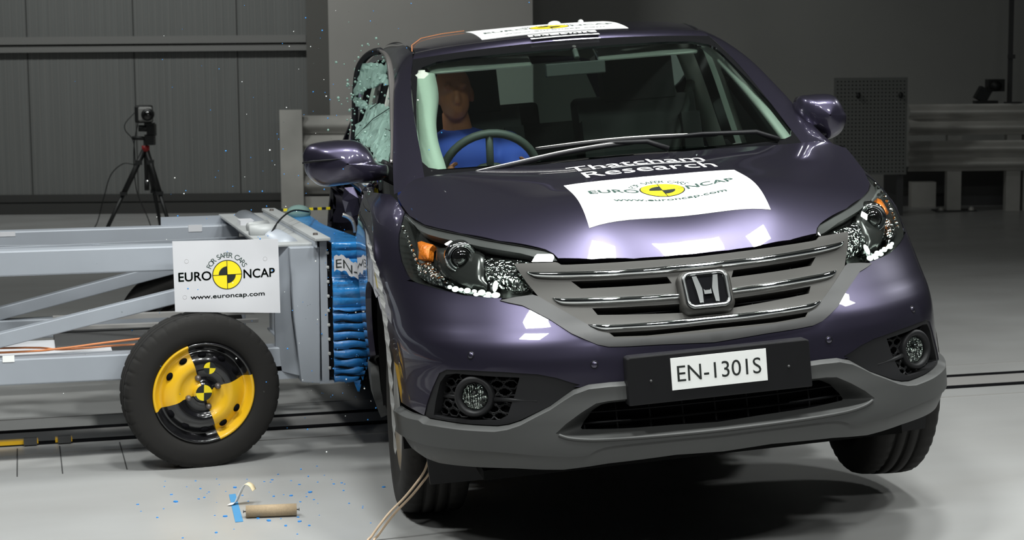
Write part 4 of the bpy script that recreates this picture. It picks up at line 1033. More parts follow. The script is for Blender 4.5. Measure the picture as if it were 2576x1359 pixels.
# --- fog lamps
podin = D_('podin'); fa, fb = DATA['pts'][0]
for sg in (-1, 1):
    f_ = (lambda p: p) if sg < 0 else mir
    m_ = MB(); pi_ = f_(podin); patch(m_, lower, f_(pod), 'pod_plastic', holes=[pi_], res=.018, off=-.003, skirt=.02)
    ringstrip(m_, lower, pi_, -.003, resample(pi_, 40).tolist(), -.04, 'pod_plastic', 120)
    pd = cpart('fog_lamp_pod', m_)
    def hexes(m_):
        patch(m_, lower, f_([(-.97, .40), (-.62, .40), (-.62, .59), (-.97, .59)]), 'honeycomb_dark', off=-.055, skirt=0)
        P = np.array(pi_); hx = .026
        for r_ in range(10):
            for c_ in range(18):
                cs = -.95+c_*hx*1.75+(hx*.87 if r_ % 2 else 0); cz = .42+r_*hx*.82
                H = [(cs+hx*.95*math.cos(math.radians(a)), cz+hx*.55*math.sin(math.radians(a))) for a in (0, 60, 120, 180, 240, 300)]
                H = np.array(f_(H))
                if inside(H, P).sum() > 3:
                    a0 = np.concatenate([H, H[:1]]); t = lower(a0[:, 0], a0[:, 1])+surfn(lower, a0[:, 0], a0[:, 1], REF)*-.03
                    m_.tube(t, .0036, 'pod_plastic', 6)
        for q, o_, r_ in (([(-.93, .487), (-.86, .487), (-.80, .487)], [-.03, -.03, -.03], [.006, .007, .007]), ([(-.66, .487), (-.60, .486), (-.52, .482)], [-.02, -.006, -.004], [.007, .006, .002])):
            q = np.array(f_(q)); m_.tube(lower(q[:, 0], q[:, 1])+surfn(lower, q[:, 0], q[:, 1], REF)*np.array(o_)[:, None], r_, 'pod_plastic', 8)
    cmesh('fog_lamp_mesh', hexes, pd)
    q = lower(np.array([sg*.722]), np.array([fb]))[0]; n = Vector((1, sg*.45, .04)).normalized()
    mw = Matrix.Translation(Vector(q)-n*.012) @ n.to_track_quat('Z', 'Y').to_matrix().to_4x4()
    fl = cmesh('fog_lamp', lambda m_: m_.lathe([(.037, -.02), (.039, -.004), (.045, .010), (.053, .013), (.060, .006), (.062, -.03)], 'pod_plastic', mw, 48), pd)
    def fogin(m_):
        m_.lathe([(.038, -.004), (.031, -.018), (.018, -.034), (.0001, -.042)], 'reflector', mw, 32)
        for k in range(-4, 5):
            x = k*.0072; L = math.sqrt(max(0, .034**2-x*x))
            m_.tube([mw @ Vector((x, -L, -.012)), mw @ Vector((x, L, -.012))], .0028, 'reflector', 8)
        m_.sphere(mw @ Vector((0, .012, .0)), (.012, .012, .008), 'black_lens', 14, 8)
    # local up of the lamp frame is arbitrary; ribs read as vertical flutes
    cmesh('fog_reflector', fogin, fl)
    cmesh('fog_lens', lambda m_: m_.lathe([(.039, .002), (.032, .0075), (.018, .0105), (.0001, .0115)], 'clear_glass', mw, 40), fl)
# --- headlamps
lensL = D_('lens')
for sg in (-1, 1):
    f_ = (lambda p: p) if sg < 0 else mir
    ol = f_(lensL); P = np.array(ol); c0 = P.mean(0)
    inner = [tuple(c0+(p-c0)*np.array([.93, .90])) for p in resample(ol, 80)]
    m_ = MB(); ringstrip(m_, lower, ol, -.003, inner, -.05, 'lamp_bezel', 120)
    patch(m_, lower, inner, 'lamp_bezel', off=-.055, skirt=0, res=.02)
    hd = cpart('headlamp', m_)
    # grey upper band and lower rim
    bandu = lensL[0:11]+[(-.43, .868), (-.50, .889), (-.5546, .899), (-.6208, .911), (-.6761, .923), (-.7469, .934), (-.8007, .944), (-.8392, .957)]
    cpanel('headlamp_brow', lower, f_(bandu), 'surround', hd, off=-.006, skirt=.035, res=.014)
    cpanel('indicator', lower, f_(D_('indicator')), 'amber', hd, off=-.022, skirt=.02, res=.008, pillow=(.008, .02))
    cpanel('side_reflector', lower, f_(D_('refl_lo')), 'reflector', hd, off=-.03, skirt=.02, res=.008, pillow=(.012, .02))
    cpanel('inner_bezel', lower, f_(D_('frame_dark')), 'lamp_bezel', hd, off=-.032, skirt=.02, res=.012, pillow=(.008, .02))
    # high beam bowl
    a, b2 = DATA['pts'][2]; a = sg*abs(a)
    cpanel('high_beam_reflector', lower, f_(D_('refl_in')), 'reflector', hd, off=-.04, skirt=.03, res=.010, pillow=(.022, .05))
    q = Vector(lower(np.array([a]), np.array([b2]))[0]); n = Vector((1, 0, .05)).normalized()
    mw = Matrix.Translation(q-n*.06) @ n.to_track_quat('Z', 'Y').to_matrix().to_4x4()
    cmesh('high_beam_bulb', lambda m_: m_.lathe([(.0001, .03), (.008, .026), (.012, .015), (.014, 0), (.02, -.004)], 'chrome', mw, 20), hd)
    # projector
    a, b2 = DATA['pts'][1]; a = sg*.6885; b2 = .8755
    q = Vector(lower(np.array([a]), np.array([b2]))[0]); n = Vector((1, sg*.08, .0)).normalized()
    mw = Matrix.Translation(q-n*.030) @ n.to_track_quat('Z', 'Y').to_matrix().to_4x4()
    pj = cmesh('projector', lambda m_: m_.lathe([(.052, -.03), (.050, -.006), (.0455, .006), (.041, .008), (.037, .002), (.035, .004), (.031, .004), (.0295, -.01)], 'chrome', mw, 48), hd)
    cmesh('projector_lens', lambda m_: m_.lathe([(.0305, -.008), (.028, .006), (.022, .016), (.012, .022), (.0001, .024)], 'black_lens', mw, 40), pj)
    # running lights
    cpanel('running_light', lower, f_(D_('led')), 'dark_chrome', hd, off=-.02, skirt=.02, res=.009, pillow=(.006, .01))
    for k, (s, z, rx, rz) in enumerate(((-.735, .792, .014, .011), (-.693, .7885, .013, .010), (-.645, .7835, .014, .011), (-.600, .776, .016, .011), (-.597, .800, .009, .022), (-.755, .797, .008, .007), (-.714, .791, .009, .006), (-.669, .787, .009, .006), (-.623, .780, .010, .007), (-.665, .778, .010, .006), (-.63, .772, .012, .005))):
        s *= -sg if sg > 0 else 1
        q = Vector(lower(np.array([s]), np.array([z]))[0]); n = Vector(surfn(lower, np.array([s]), np.array([z]), REF)[0])
        Rr = n.to_track_quat('Z', 'Y').to_matrix()
        R2 = Matrix((Vector((0, 0, 1)).cross(n).normalized(), n.cross(Vector((0, 0, 1)).cross(n)).normalized(), n)).transposed()
        cmesh('led', lambda m_: m_.sphere(q-n*.008, (rx*.9, rz*.8, .006), 'led', 14, 8, R2), hd)
    cpanel('headlamp_lens', lower, ol, 'clear_glass', hd, off=.002, skirt=.004, res=.02)
    # bright glints of the facets beside the indicator
    for k in range(11): cmesh('reflector_bead', lambda m_: m_.sphere(Vector(lower(np.array([sg*(.905-.004*k)]), np.array([.955-.0125*k]))[0])-Vector((.018, 0, 0)), .006, 'reflector', 10, 6), hd)
# --- fenders, flanks
def arch(r, n=16, a0=-8, a1=188):
    out = []
    for k in range(n+1):
        a = math.radians(a0+(a1-a0)*k/n); out.append((r*math.cos(a), .345+r*math.sin(a)))
    return out
def fl_out(pts, sg): return [(s_at(x, sg), z) for x, z in pts]
for sg in (-1, 1):
    f_ = (lambda p: p) if sg < 0 else mir
    hc = f_(D_('hood_front'))[-1]
    front = f_(lensL[26:34]+[lensL[0]])       # along the lamp, bottom to top
    av = [(x, z) for x, z in arch(.43) if z > .40]
    ar = [(x, z) for x, z in av if x < .22]   # over the wheel, front to rear
    poly = [(sg*.952, .806)]+front[1:]+[hc]+[(sg*.905, 1.040)]+fl_out([(-.12, 1.045), (-.50, 1.045), (-.60, 1.03), (-.62, .8), (-.62, .42)], sg)
    arr = [(x, z) for x, z in av if x < .20 and x > -.43]
    poly += fl_out(list(reversed(arr)), sg)+[(sg*1.02, .797)]
    cpanel('fender', lowerd, poly, 'paint', res=.024, skirt=.02)
    # doors and rear quarter
    fd = [(-.63, 1.03), (-.63, .42), (-1.55, .40), (-1.55, 1.04)]
    cpanel('front_door', lowerd, fl_out(fd, sg), 'paint', res=.035, skirt=.02)
    rd = [(-1.56, 1.04), (-1.56, .40), (-2.18, .42)]+[(x-2.62, z) for x, z in reversed(arch(.43)) if x > -.43 and z > .42 and x < .43][::-1][0:0]+[(-2.20, .60), (-2.30, .75), (-2.38, .82), (-2.40, 1.05)]
    cpanel('rear_door', lowerd, fl_out(rd, sg), 'paint', res=.035, skirt=.02)
    qt = [(-2.41, 1.05), (-2.40, .83), (-2.50, .79), (-2.62, .78), (-2.75, .79), (-2.90, .68), (-2.96, .42)]
    qo = [(s_at(x, sg), z) for x, z in qt]+[(sg*SS[12]*1.0, .42), (sg*SS[15], .42), (sg*SS[15], 1.05)]
    cpanel('rear_quarter', lowerd, qo, 'paint', res=.05, skirt=.02)
    # sill and wheel-arch cladding
    sill = [(-.45, .42), (-.45, .30), (-.60, .21), (-2.15, .21), (-2.2, .42)]
    cpanel('sill_cladding', lowerd, fl_out(sill, sg), 'cladding', res=.04, skirt=.03, off=.004)
    ao = [p for p in arch(.435) if -.43 < p[0] < .40 and p[1] > .42]; ai = [p for p in arch(.385) if p[1] > .40 and p[0] < .385]
    if sg > 0: cpanel('wheel_arch_trim', lowerd, fl_out(ao+list(reversed(ai)), sg), 'cladding', res=.02, off=.006, skirt=.03)
    cmesh('wheel_housing', lambda m_: m_.add([(x, sg*y, z) for y in (.86, .50) for x, z in arch(.40)], [(i, i+1, 17+i+1, 17+i) for i in range(16)], 'undertray', True))
# torn arch trim hanging from the struck fender
def torn_trim(m_):
    c = [(.02, -.890, .90), (.12, -.884, .846), (.22, -.880, .779), (.30, -.880, .70), (.36, -.882, .608), (.41, -.886, .505), (.44, -.890, .399), (.45, -.893, .292)]
    c = crspline(c, 5); n = len(c); w_ = [.004+.006*math.sin(math.pi*min(1, .25+.75*i/(n-1)))+.003*math.sin(i*2.1) for i in range(n)]
    vs = []
    for p, w2 in zip(c, w_): vs += [p+Vector((-.012, -w2*.25, 0)), p+Vector((.012, w2*.9, .0)), p+Vector((.0, w2*.9, -.006))]
    m_.add(vs, [(3*i+k, 3*i+(k+1) % 3, 3*i+3+(k+1) % 3, 3*i+3+k) for i in range(n-1) for k in range(3)], 'torn_plastic')
cmesh('wheel_arch_trim', torn_trim)
tag(bpy.data.objects['wheel_arch_trim'], None)
# --- roof, pillars, glass
def rs3(P, n=70):
    A = np.array([tuple(p) for p in P]); q = np.concatenate([[0], np.cumsum(np.linalg.norm(np.diff(A, axis=0), axis=1))]); t = np.linspace(0, q[-1], n)
    return [Vector((np.interp(x, q, A[:, 0]), np.interp(x, q, A[:, 1]), np.interp(x, q, A[:, 2]))) for x in t]
GL_OUT = [(-.665, 1.085), (-.640, 1.30), (-.615, 1.42), (-.585, 1.497), (-.50, 1.512), (-.30, 1.520), (0, 1.523)]
GL_IN = [(-.600, 1.106), (-.642, 1.116), (-.662, 1.140), (-.654, 1.21), (-.621, 1.33), (-.603, 1.385), (-.583, 1.447), (-.560, 1.463), (-.50, 1.480), (-.40, 1.487), (-.20, 1.491), (0, 1.491)]
go = GL_OUT+mir(list(reversed(GL_OUT[:-1]))); go = go+[(.3, 1.083), (0, 1.08), (-.3, 1.083)]
gi = GL_IN+mir(list(reversed(GL_IN[:-1])))+[(.3, 1.101), (0, 1.100), (-.3, 1.101)]
cpanel('windscreen_border', wind, go, 'gloss_black', holes=[gi], res=.03, skirt=.01)
gi2 = [(a*1.01, b2+(.003 if b2 > 1.3 else -.003)) for a, b2 in gi]
cpanel('windscreen', wind, gi2, 'windscreen_glass', off=-.003, res=.04, skirt=0)
ro = [(-1.075, 0), (-1.09, -.25), (-1.115, -.45), (-1.14, -.56), (-1.5, -.585), (-2.2, -.585), (-3.0, -.57), (-3.38, -.54), (-3.42, -.3), (-3.43, 0)]
roof_out = ro+[(x, -y) for x, y in reversed(ro[1:-1])]
cpanel('roof', roof, roof_out, 'paint', res=.03, skirt=.03)
# header between glass and roof
hdA = [tuple(wind(np.array([y]), np.array([1.497+.026*(1-(abs(y)/.585)**2)]))[0]) for y in np.linspace(-.585, .585, 31)]
hdB = [tuple(roof(np.array([-1.075-.065*(abs(y)/.56)**2]), np.array([y*.957]))[0]) for y in np.linspace(-.585, .585, 31)]
cmesh('roof_header', lambda m_: strip(m_, hdA, hdB, 'paint', .010, 8, (.6, 0, .8)))
for sg in (-1, 1):
    inn = [wind(np.array([sg*.690]), np.array([1.050]))[0]]+[wind(np.array([sg*y]), np.array([z]))[0] for y, z in ((.665, 1.085), (.640, 1.30), (.615, 1.42), (.585, 1.497))]
    inn += [roof(np.array([x]), np.array([sg*y]))[0] for x, y in ((-1.25, .572), (-1.5, .585), (-2.2, .585), (-3.0, .57), (-3.38, .54))]
    outr = [side(np.array([x]), np.array([z]), sg)[0] for x, z in ((-.10, 1.045), (-.25, 1.10), (-.42, 1.18), (-.62, 1.285), (-.85, 1.395), (-1.08, 1.46), (-1.32, 1.495), (-1.6, 1.51), (-2.2, 1.515), (-3.0, 1.49), (-3.36, 1.45))]
    cA = crspline([Vector(p) for p in inn], 6); cB = crspline([Vector(p) for p in outr], 6)
    cmesh('roof_pillar', lambda m_: strip(m_, rs3(cA), rs3(cB), 'paint', .012, 8, (.35, sg*.7, .5)))
    cmesh('roof_seam', lambda m_: m_.tube([p+Vector((0, 0, -.003)) for p in crspline([Vector(roof(np.array([x]), np.array([sg*.572]))[0]) for x in (-1.15, -1.3, -1.8, -2.4, -3.2)], 6)], .006, 'trim_black', 8))
    # side glass and its frame
    belt = 1.045
    if sg > 0:
        so = [(-.42, belt), (-1.50, belt), (-1.50, 1.475), (-1.12, 1.435), (-.86, 1.36), (-.62, 1.255)]
        cpanel('side_window', lambda a, b2: side(a, b2, 1), so, 'privacy_glass', off=-.01, res=.05, skirt=0)
        so = [(-1.60, belt), (-2.40, belt+.01), (-2.40, 1.49), (-1.60, 1.485)]
        cpanel('side_window', lambda a, b2: side(a, b2, 1), so, 'privacy_glass', off=-.01, res=.05, skirt=0)
    for x0, x1, nm in ((-1.50, -1.60, 'door_pillar'), (-2.40, -2.52, 'rear_pillar')):
        po = [(x0, belt), (x0, 1.50), (x1, 1.50), (x1, belt)]
        cpanel(nm, lambda a, b2: side(a, b2, sg), po, 'gloss_black', res=.05, skirt=.03)
    po = [(-2.85, belt), (-2.95, 1.475), (-3.34, 1.44), (-3.55, belt)]
    cpanel('tail_pillar', lambda a, b2: side(a, b2, sg), po, 'paint', res=.05, skirt=.05)
    po = [(-2.52, belt), (-2.56, 1.48), (-2.93, 1.475), (-2.83, belt)]
    cpanel('quarter_window', lambda a, b2: side(a, b2, sg), po, 'privacy_glass', res=.06, skirt=0, off=-.01)
# tailgate with its window
def tail(y, z): 
    y = np.atleast_1d(y); z = np.atleast_1d(z); return np.stack([-3.60+.28*np.clip(z-1.0, 0, 1)**1.2+0*y+.10*y**2, y, z], -1)
TREF = (0, 0, .8)
tg = [(-.80, 1.03), (-.56, 1.50), (.56, 1.50), (.80, 1.03), (.84, .42), (-.84, .42)]
tw = [(-.68, 1.10), (-.53, 1.46), (.53, 1.46), (.68, 1.10)]
cpanel('tailgate', tail, tg, 'paint', holes=[tw], res=.06, skirt=.02, ref=(-1.5, 0, .8))
cpanel('rear_window', tail, tw, 'windscreen_glass', res=.1, skirt=0, ref=(-1.5, 0, .8))
# cowl and wipers
cmesh('cowl', lambda m_: m_.add([(x-.0, y, z) for y in np.linspace(-.72, .72, 25) for x, z in ((-.085-.10*abs(y), 1.085-.03*y*y), (-.19-.22*y*y, 1.075), (-.15-.26*y*y, 1.108))], [(3*i+k, 3*i+k+1, 3*i+4+k, 3*i+3+k) for i in range(24) for k in range(2)], 'trim_black', True))
def on_glass(y, z, d=.012):
    p = wind(np.array([y]), np.array([z]))[0]; return Vector(p)+Vector((.42, 0, .9)).normalized()*d
def wiper(m_, pts, arm):
    P = crspline([on_glass(*p, .022) for p in pts], 8); n = len(P)
    m_.tube(P, [.004+.005*math.sin(math.pi*i/(n-1))**.5 for i in range(n)], 'trim_black', 8)
    m_.tube([p+Vector((.004, 0, .007)) for p in P], [.0012+.0022*math.sin(math.pi*i/(n-1))**.5 for i in range(n)], 'brushed', 8)
    m_.tube([Vector(a) for a in arm], [.010, .009, .007, .006], 'trim_black', 8)
cmesh('wiper', lambda m_: wiper(m_, [(-.50, 1.072), (-.36, 1.090), (-.20, 1.110), (-.05, 1.121), (.06, 1.123)], [on_glass(.17, 1.105, .01), on_glass(.10, 1.118, .03), on_glass(-.02, 1.124, .03), on_glass(-.10, 1.124, .02)]))
cmesh('wiper', lambda m_: wiper(m_, [(-.28, 1.128), (-.10, 1.135), (.05, 1.136), (.20, 1.132), (.36, 1.124)], [on_glass(.58, 1.10, .01), on_glass(.50, 1.115, .03), on_glass(.30, 1.126, .03), on_glass(.15, 1.133, .02)]))
# --- door mirrors
def mirror(name, key, cx, dep):
    O = np.array(smooth2(D_(key), 4, True)); c0 = O.mean(0); n = len(O)
    def shell(m_):
        K = 14; vs = []
        for k in range(K+1):
            t = k/K; sc = max(1e-4, 1-t**2.4)**(1/2.6)
            for p in O: q = c0+(p-c0)*sc; vs.append((cx+dep*t-1.1*t*max(0, (q[0]-c0[0])*math.copysign(1, c0[0])+.02)**2, q[0], q[1]))
        for p in O: q = c0+(p-c0)*.96; vs.append((cx-.05, q[0], q[1]))
        m_.add(vs, [(k*n+i, k*n+(i+1) % n, (k+1)*n+(i+1) % n, (k+1)*n+i) for k in range(K) for i in range(n)]+[((K+1)*n+i, (K+1)*n+(i+1) % n, (i+1) % n, i) for i in range(n)]+[tuple(range((K+1)*n, (K+2)*n))], 'paint', True)
    o = cmesh(name, shell)
    cmesh('mirror_glass', lambda m_: m_.add([(cx-.052, *(c0+(p-c0)*.88)) for p in O], [tuple(range(n))], 'chrome'), o)
    return o
o = mirror('door_mirror', 'mirL', -.42, .105)
def seam(m_):
    m_.tube([(-.42+.105*math.sqrt(max(0, t))*.98+.004, y, z) for (y, z), t in zip(D_('seamL'), (.08, .45, .72, .86))], [.004, .004, .0035, .001], 'trim_black', 6)
cmesh('mirror_seam', seam, o)
cmesh('mirror_base', lambda m_: m_.prism([(-.44, -.775, 1.150), (-.44, -.735, 1.12), (-.44, -.735, 1.045), (-.44, -.80, 1.085)], (-.12, 0, 0), 'trim_black'), o, .01)
o = mirror('door_mirror', 'mirR', -.42, .10)
cmesh('mirror_base', lambda m_: m_.prism([(-.44, .81, 1.10), (-.44, .76, 1.12), (-.44, .74, 1.05), (-.44, .82, 1.06)], (-.10, 0, 0), 'trim_black'), o, .01)
# --- test stickers and lettering on the bodywork
def hmap(sx, sy, cx, cy, off=.0012):
    """sticker axes: x to the picture's right, y rearwards up the hood"""
    def f(x, y, l):
        q = hood(np.array([cx-sy*y]), np.array([cy+sx*x]))[0]; n = surfn(hood, np.array([cx-sy*y]), np.array([cy+sx*x]), (0, 0, 0))[0]
        return q+n*(off+.0009*l)
    return f
st = [(.69, -.283), (.69, .268), (.318, .268), (.318, -.283)]
m_ = MB(); patch(m_, hood, st, 'white_vinyl', off=.0012, skirt=.001, res=.03, ref=(0, 0, 0))
hm = hmap(1, 1, .50, -.008); roundel_logo(m_, 0, .018, .067, hm)
tag(cpart('hood_sticker', m_), 'white rectangular sticker with yellow and black roundel')
def lettering(m_):
    f_ = hmap(1, 1, .28, 0)
    text_into(m_, 'Thatcham', .004, .160, .095, .45, f_, 'white_vinyl', 1); text_into(m_, 'Research', .02, .032, .095, .43, f_, 'white_vinyl', 1)
    A = []
    for i in range(9): x = -.09+.31*i/8; A += [f_(x, .140, 1), f_(x, .148, 1)]
    m_.add(A, [(2*i, 2*i+1, 2*i+3, 2*i+2) for i in range(8)], 'white_vinyl')
tag(cmesh('hood_lettering', lettering), 'white two-line lettering ahead of the windscreen')
def rmap(x, y, l):
    q = roof(np.array([-1.30-y]), np.array([x]))[0]; return q+np.array([.0, 0, .0015+.0005*l])
m_ = MB(); patch(m_, roof, [(-1.14, -.30), (-1.14, .285), (-1.62, .285), (-1.62, -.30)], 'white_vinyl', off=.0015, skirt=.001, res=.04, ref=(-1.5, 0, 0))
roundel_logo(m_, 0, .02, .078, rmap)
tag(cpart('roof_sticker', m_), 'white rectangular sticker along the front of the roof')
def rl(m_):
    f_ = lambda x, y, l: roof(np.array([-1.085-y]), np.array([x]))[0]+np.array([0, 0, .0015+.0005*l])
    A = []
    n = 8
    for i in range(n+1): x = -.125+.27*i/n; A += [f_(x, -.062, 0), f_(x, .03, 0)]
    m_.add(A, [(2*i, 2*i+1, 2*i+3, 2*i+2) for i in range(n)], 'white_vinyl'); text_into(m_, 'EN-1301S', .01, -.045, .060, .235, f_, 'print_black', 1)
tag(cmesh('roof_label', rl), 'white label reading EN-1301S at the roof edge')
# --- wheels of the car (they hang on the suspension, not on the rolled body)
CI = CAR.matrix_world.inverted()
def car_wheel(x, y, zc, camber=0, spin=0):
    sg = 1 if y > 0 else -1
    c = CARM @ Vector((x, y, 0)); c.z = zc
    ax = Matrix.Rotation(CYAW, 3, 'Z') @ Vector((sg*math.cos(camber), 0, -math.sin(camber)))
    mw = Matrix.Translation(c) @ ax.to_track_quat('Z', 'Y').to_matrix().to_4x4()
    m_ = MB(); tyre_mesh(m_, .352, .222, .225, mw, 132, 3); o = m_.build('wheel', CAR); o.matrix_local = CI
    m_ = MB(); m_.lathe([(.225, -.07), (.226, .085), (.218, .092), (.205, .07), (.19, .055), (.10, .07), (.07, .062), (.0001, .06)], 'brushed', mw, 48); m_.build('rim', o)
car_wheel(0, -.766, .352); car_wheel(0, .785, .352+.062); car_wheel(-2.62, -.785, .352); car_wheel(-2.62, .785, .42)
# --- cabin
def cbox(name, c, d, m, parent=None, bev=.01, rot=0):
    return cmesh(name, lambda m_: m_.box(c, d, m, Matrix.Rotation(rot, 3, 'Y')), parent, bev)
def dash(m_):
    prof = [(-.20, 1.035), (-.34, 1.055), (-.52, 1.062), (-.70, 1.045), (-.78, 1.00), (-.80, .92), (-.74, .70), (-.3, .65)]
    ys = np.linspace(-.70, .70, 21); n = len(prof); vs = []
    for y in ys:
        b2 = .022*math.exp(-((y+.36)/.17)**2)
        for x, z in prof: vs.append((x, y, z-.03*y*y+(b2 if z > 1.0 else 0)))
    m_.add(vs, [(i*n+k, i*n+k+1, (i+1)*n+k+1, (i+1)*n+k) for i in range(20) for k in range(n-1)], 'dash_dark', True)
cmesh('dashboard', dash)
def steer(m_):
    c = Vector((-.80, -.36, 1.03)); n = Vector((-.92, 0, .40)).normalized(); u = Vector((0, 1, 0)); v = n.cross(u)
    m_.tube([c+u*.185*math.cos(t)+v*.185*math.sin(t) for t in np.linspace(0, 2*math.pi, 41)[:-1]], .016, 'dash_dark', 10, closed=True)
    m_.sphere(c+n*(-.02), (.05, .09, .07), 'dash_dark', 14, 8)
    for a in (0, 3.14, -1.57, 1.57): m_.tube([c-n*.02, c+u*.185*math.cos(a)+v*.185*math.sin(a)], .014, 'dash_dark', 8)
cmesh('steering_wheel', steer)
def seat(m_, y, x):
    def pad(c, d, rot, n=3):
        m_.box(c, d, 'seat_dark', Matrix.Rotation(rot, 3, 'Y'))
    pad((x+.25, y, .62), (.52, .50, .16), .12); pad((x-.06, y, .96), (.15, .50, .62), -.24); pad((x-.13, y+.02, 1.37), (.11, .30, .24), -.2)
    for s in (-.21, .21): pad((x, y+s, .95), (.14, .08, .48), -.24)
    for s in (-.05, .05): m_.tube([(x-.13, y+s, 1.22), (x-.16, y+s, 1.30)], .007, 'brushed', 6)
for y, x in ((-.37, -1.42), (.37, -1.42)):
    bevel(cmesh('front_seat', lambda m_: seat(m_, y, x)), .03, 3)
def bench(m_):
    m_.box((-2.12, 0, .66), (.50, 1.28, .16), 'seat_dark'); m_.box((-2.42, 0, .92), (.14, 1.28, .50), 'seat_dark', Matrix.Rotation(-.3, 3, 'Y'))
    for y in (-.42, 0, .42): m_.box((-2.52, y, 1.20), (.08, .26, .14), 'seat_dark', Matrix.Rotation(-.2, 3, 'Y'))
bevel(cmesh('rear_bench', bench), .025, 3)
# pale headlining and pillar trims
cmesh('headlining', lambda m_: m_.add([tuple(roof(np.array([x]), np.array([y]))[0]-np.array([0, 0, .045+.02*(abs(y)/.55)**4])) for x in np.linspace(-1.13, -3.3, 12) for y in np.linspace(-.55, .55, 13)], [(i*13+k, i*13+k+1, (i+1)*13+k+1, (i+1)*13+k) for i in range(11) for k in range(12)], 'cream_trim', True))
for sg in (-1, 1):
    A = [wind(np.array([sg*y]), np.array([z]))[0]+np.array([-.04, -sg*.0, -.02]) for y, z in ((.668, 1.11), (.655, 1.22), (.635, 1.33), (.612, 1.42), (.585, 1.475))]
    B = [p+np.array([-.11, -sg*.012, .0]) for p in A]
    cmesh('pillar_trim', lambda m_: strip(m_, crspline(A, 5), crspline(B, 5), 'cream_trim', .012, 5, (.3, -sg*1, 0)))
    for x0, w2 in ((-1.56, .20), (-2.48, .20), (-3.05, .26)):
        P0 = [side(np.array([x0+.05*(z-1.05)*(-1 if x0 < -2.8 else .0)]), np.array([z]), sg)[0]+np.array([0, -sg*.045, 0]) for z in np.linspace(.98, 1.50, 8)]
        cmesh('pillar_trim', lambda m_: strip(m_, [Vector(p)+Vector((w2/2, 0, 0)) for p in P0], [Vector(p)+Vector((-w2/2, 0, 0)) for p in P0], 'cream_trim', .045, 6, (0, -sg, 0)))
    cmesh('door_lining', lambda m_: m_.box((-1.45, sg*(.77 if sg > 0 else .60), .80), (1.75, .03, .44), 'dash_dark') if sg > 0 else m_.box((-1.3, -.50, .70), (1.4, .03, .40), 'dash_dark'))
    cmesh('sun_visor', lambda m_: m_.box((-1.10, sg*.33, 1.475), (.17, .40, .018), 'cream_trim', Matrix.Rotation(.45, 3, 'Y')), None, .008)
cmesh('seat_belt', lambda m_: m_.tube([(-1.52, .62, 1.32), (-1.45, .55, 1.15), (-1.38, .48, 1.0)], .02, 'dash_dark', 6))
cmesh('rear_view_mirror', lambda m_: (m_.box((-.93, .02, 1.412), (.03, .23, .05), 'seat_dark'), m_.tube([(-.93, .03, 1.45), (-.98, .03, 1.495)], .012, 'dash_dark', 8)), None, .01)
cmesh('parcel_shelf', lambda m_: m_.box((-3.0, 0, .99), (.8, 1.3, .03), 'seat_dark'))
# curtain airbag on the struck side
def bag(m_):
    c = [(-.86, -.600, 1.452), (-.80, -.600, 1.40), (-.72, -.602, 1.33), (-.62, -.618, 1.25), (-.54, -.625, 1.17), (-.48, -.622, 1.10), (-.46, -.615, 1.05)]
    C_ = crspline(c, 5); n = len(C_); vs = []; N = 14
    for i, p in enumerate(C_):
        t = i/(n-1); w2 = .052-.012*math.sin(math.pi*t)+.006*math.sin(9*t) if t > .06 else .02; d = .12
        for k in range(N):
            a = 2*math.pi*k/N; vs.append(p+Vector((-.16+d*.8*math.cos(a), .034+w2*math.sin(a)*(1+.12*math.cos(3*a+6*t)), 0)))
    m_.add(vs, [(i*N+k, i*N+(k+1) % N, (i+1)*N+(k+1) % N, (i+1)*N+k) for i in range(n-1) for k in range(N)]+[tuple(range(N)), tuple(range((n-1)*N, n*N))], 'airbag', True)
cmesh('curtain_airbag', bag)
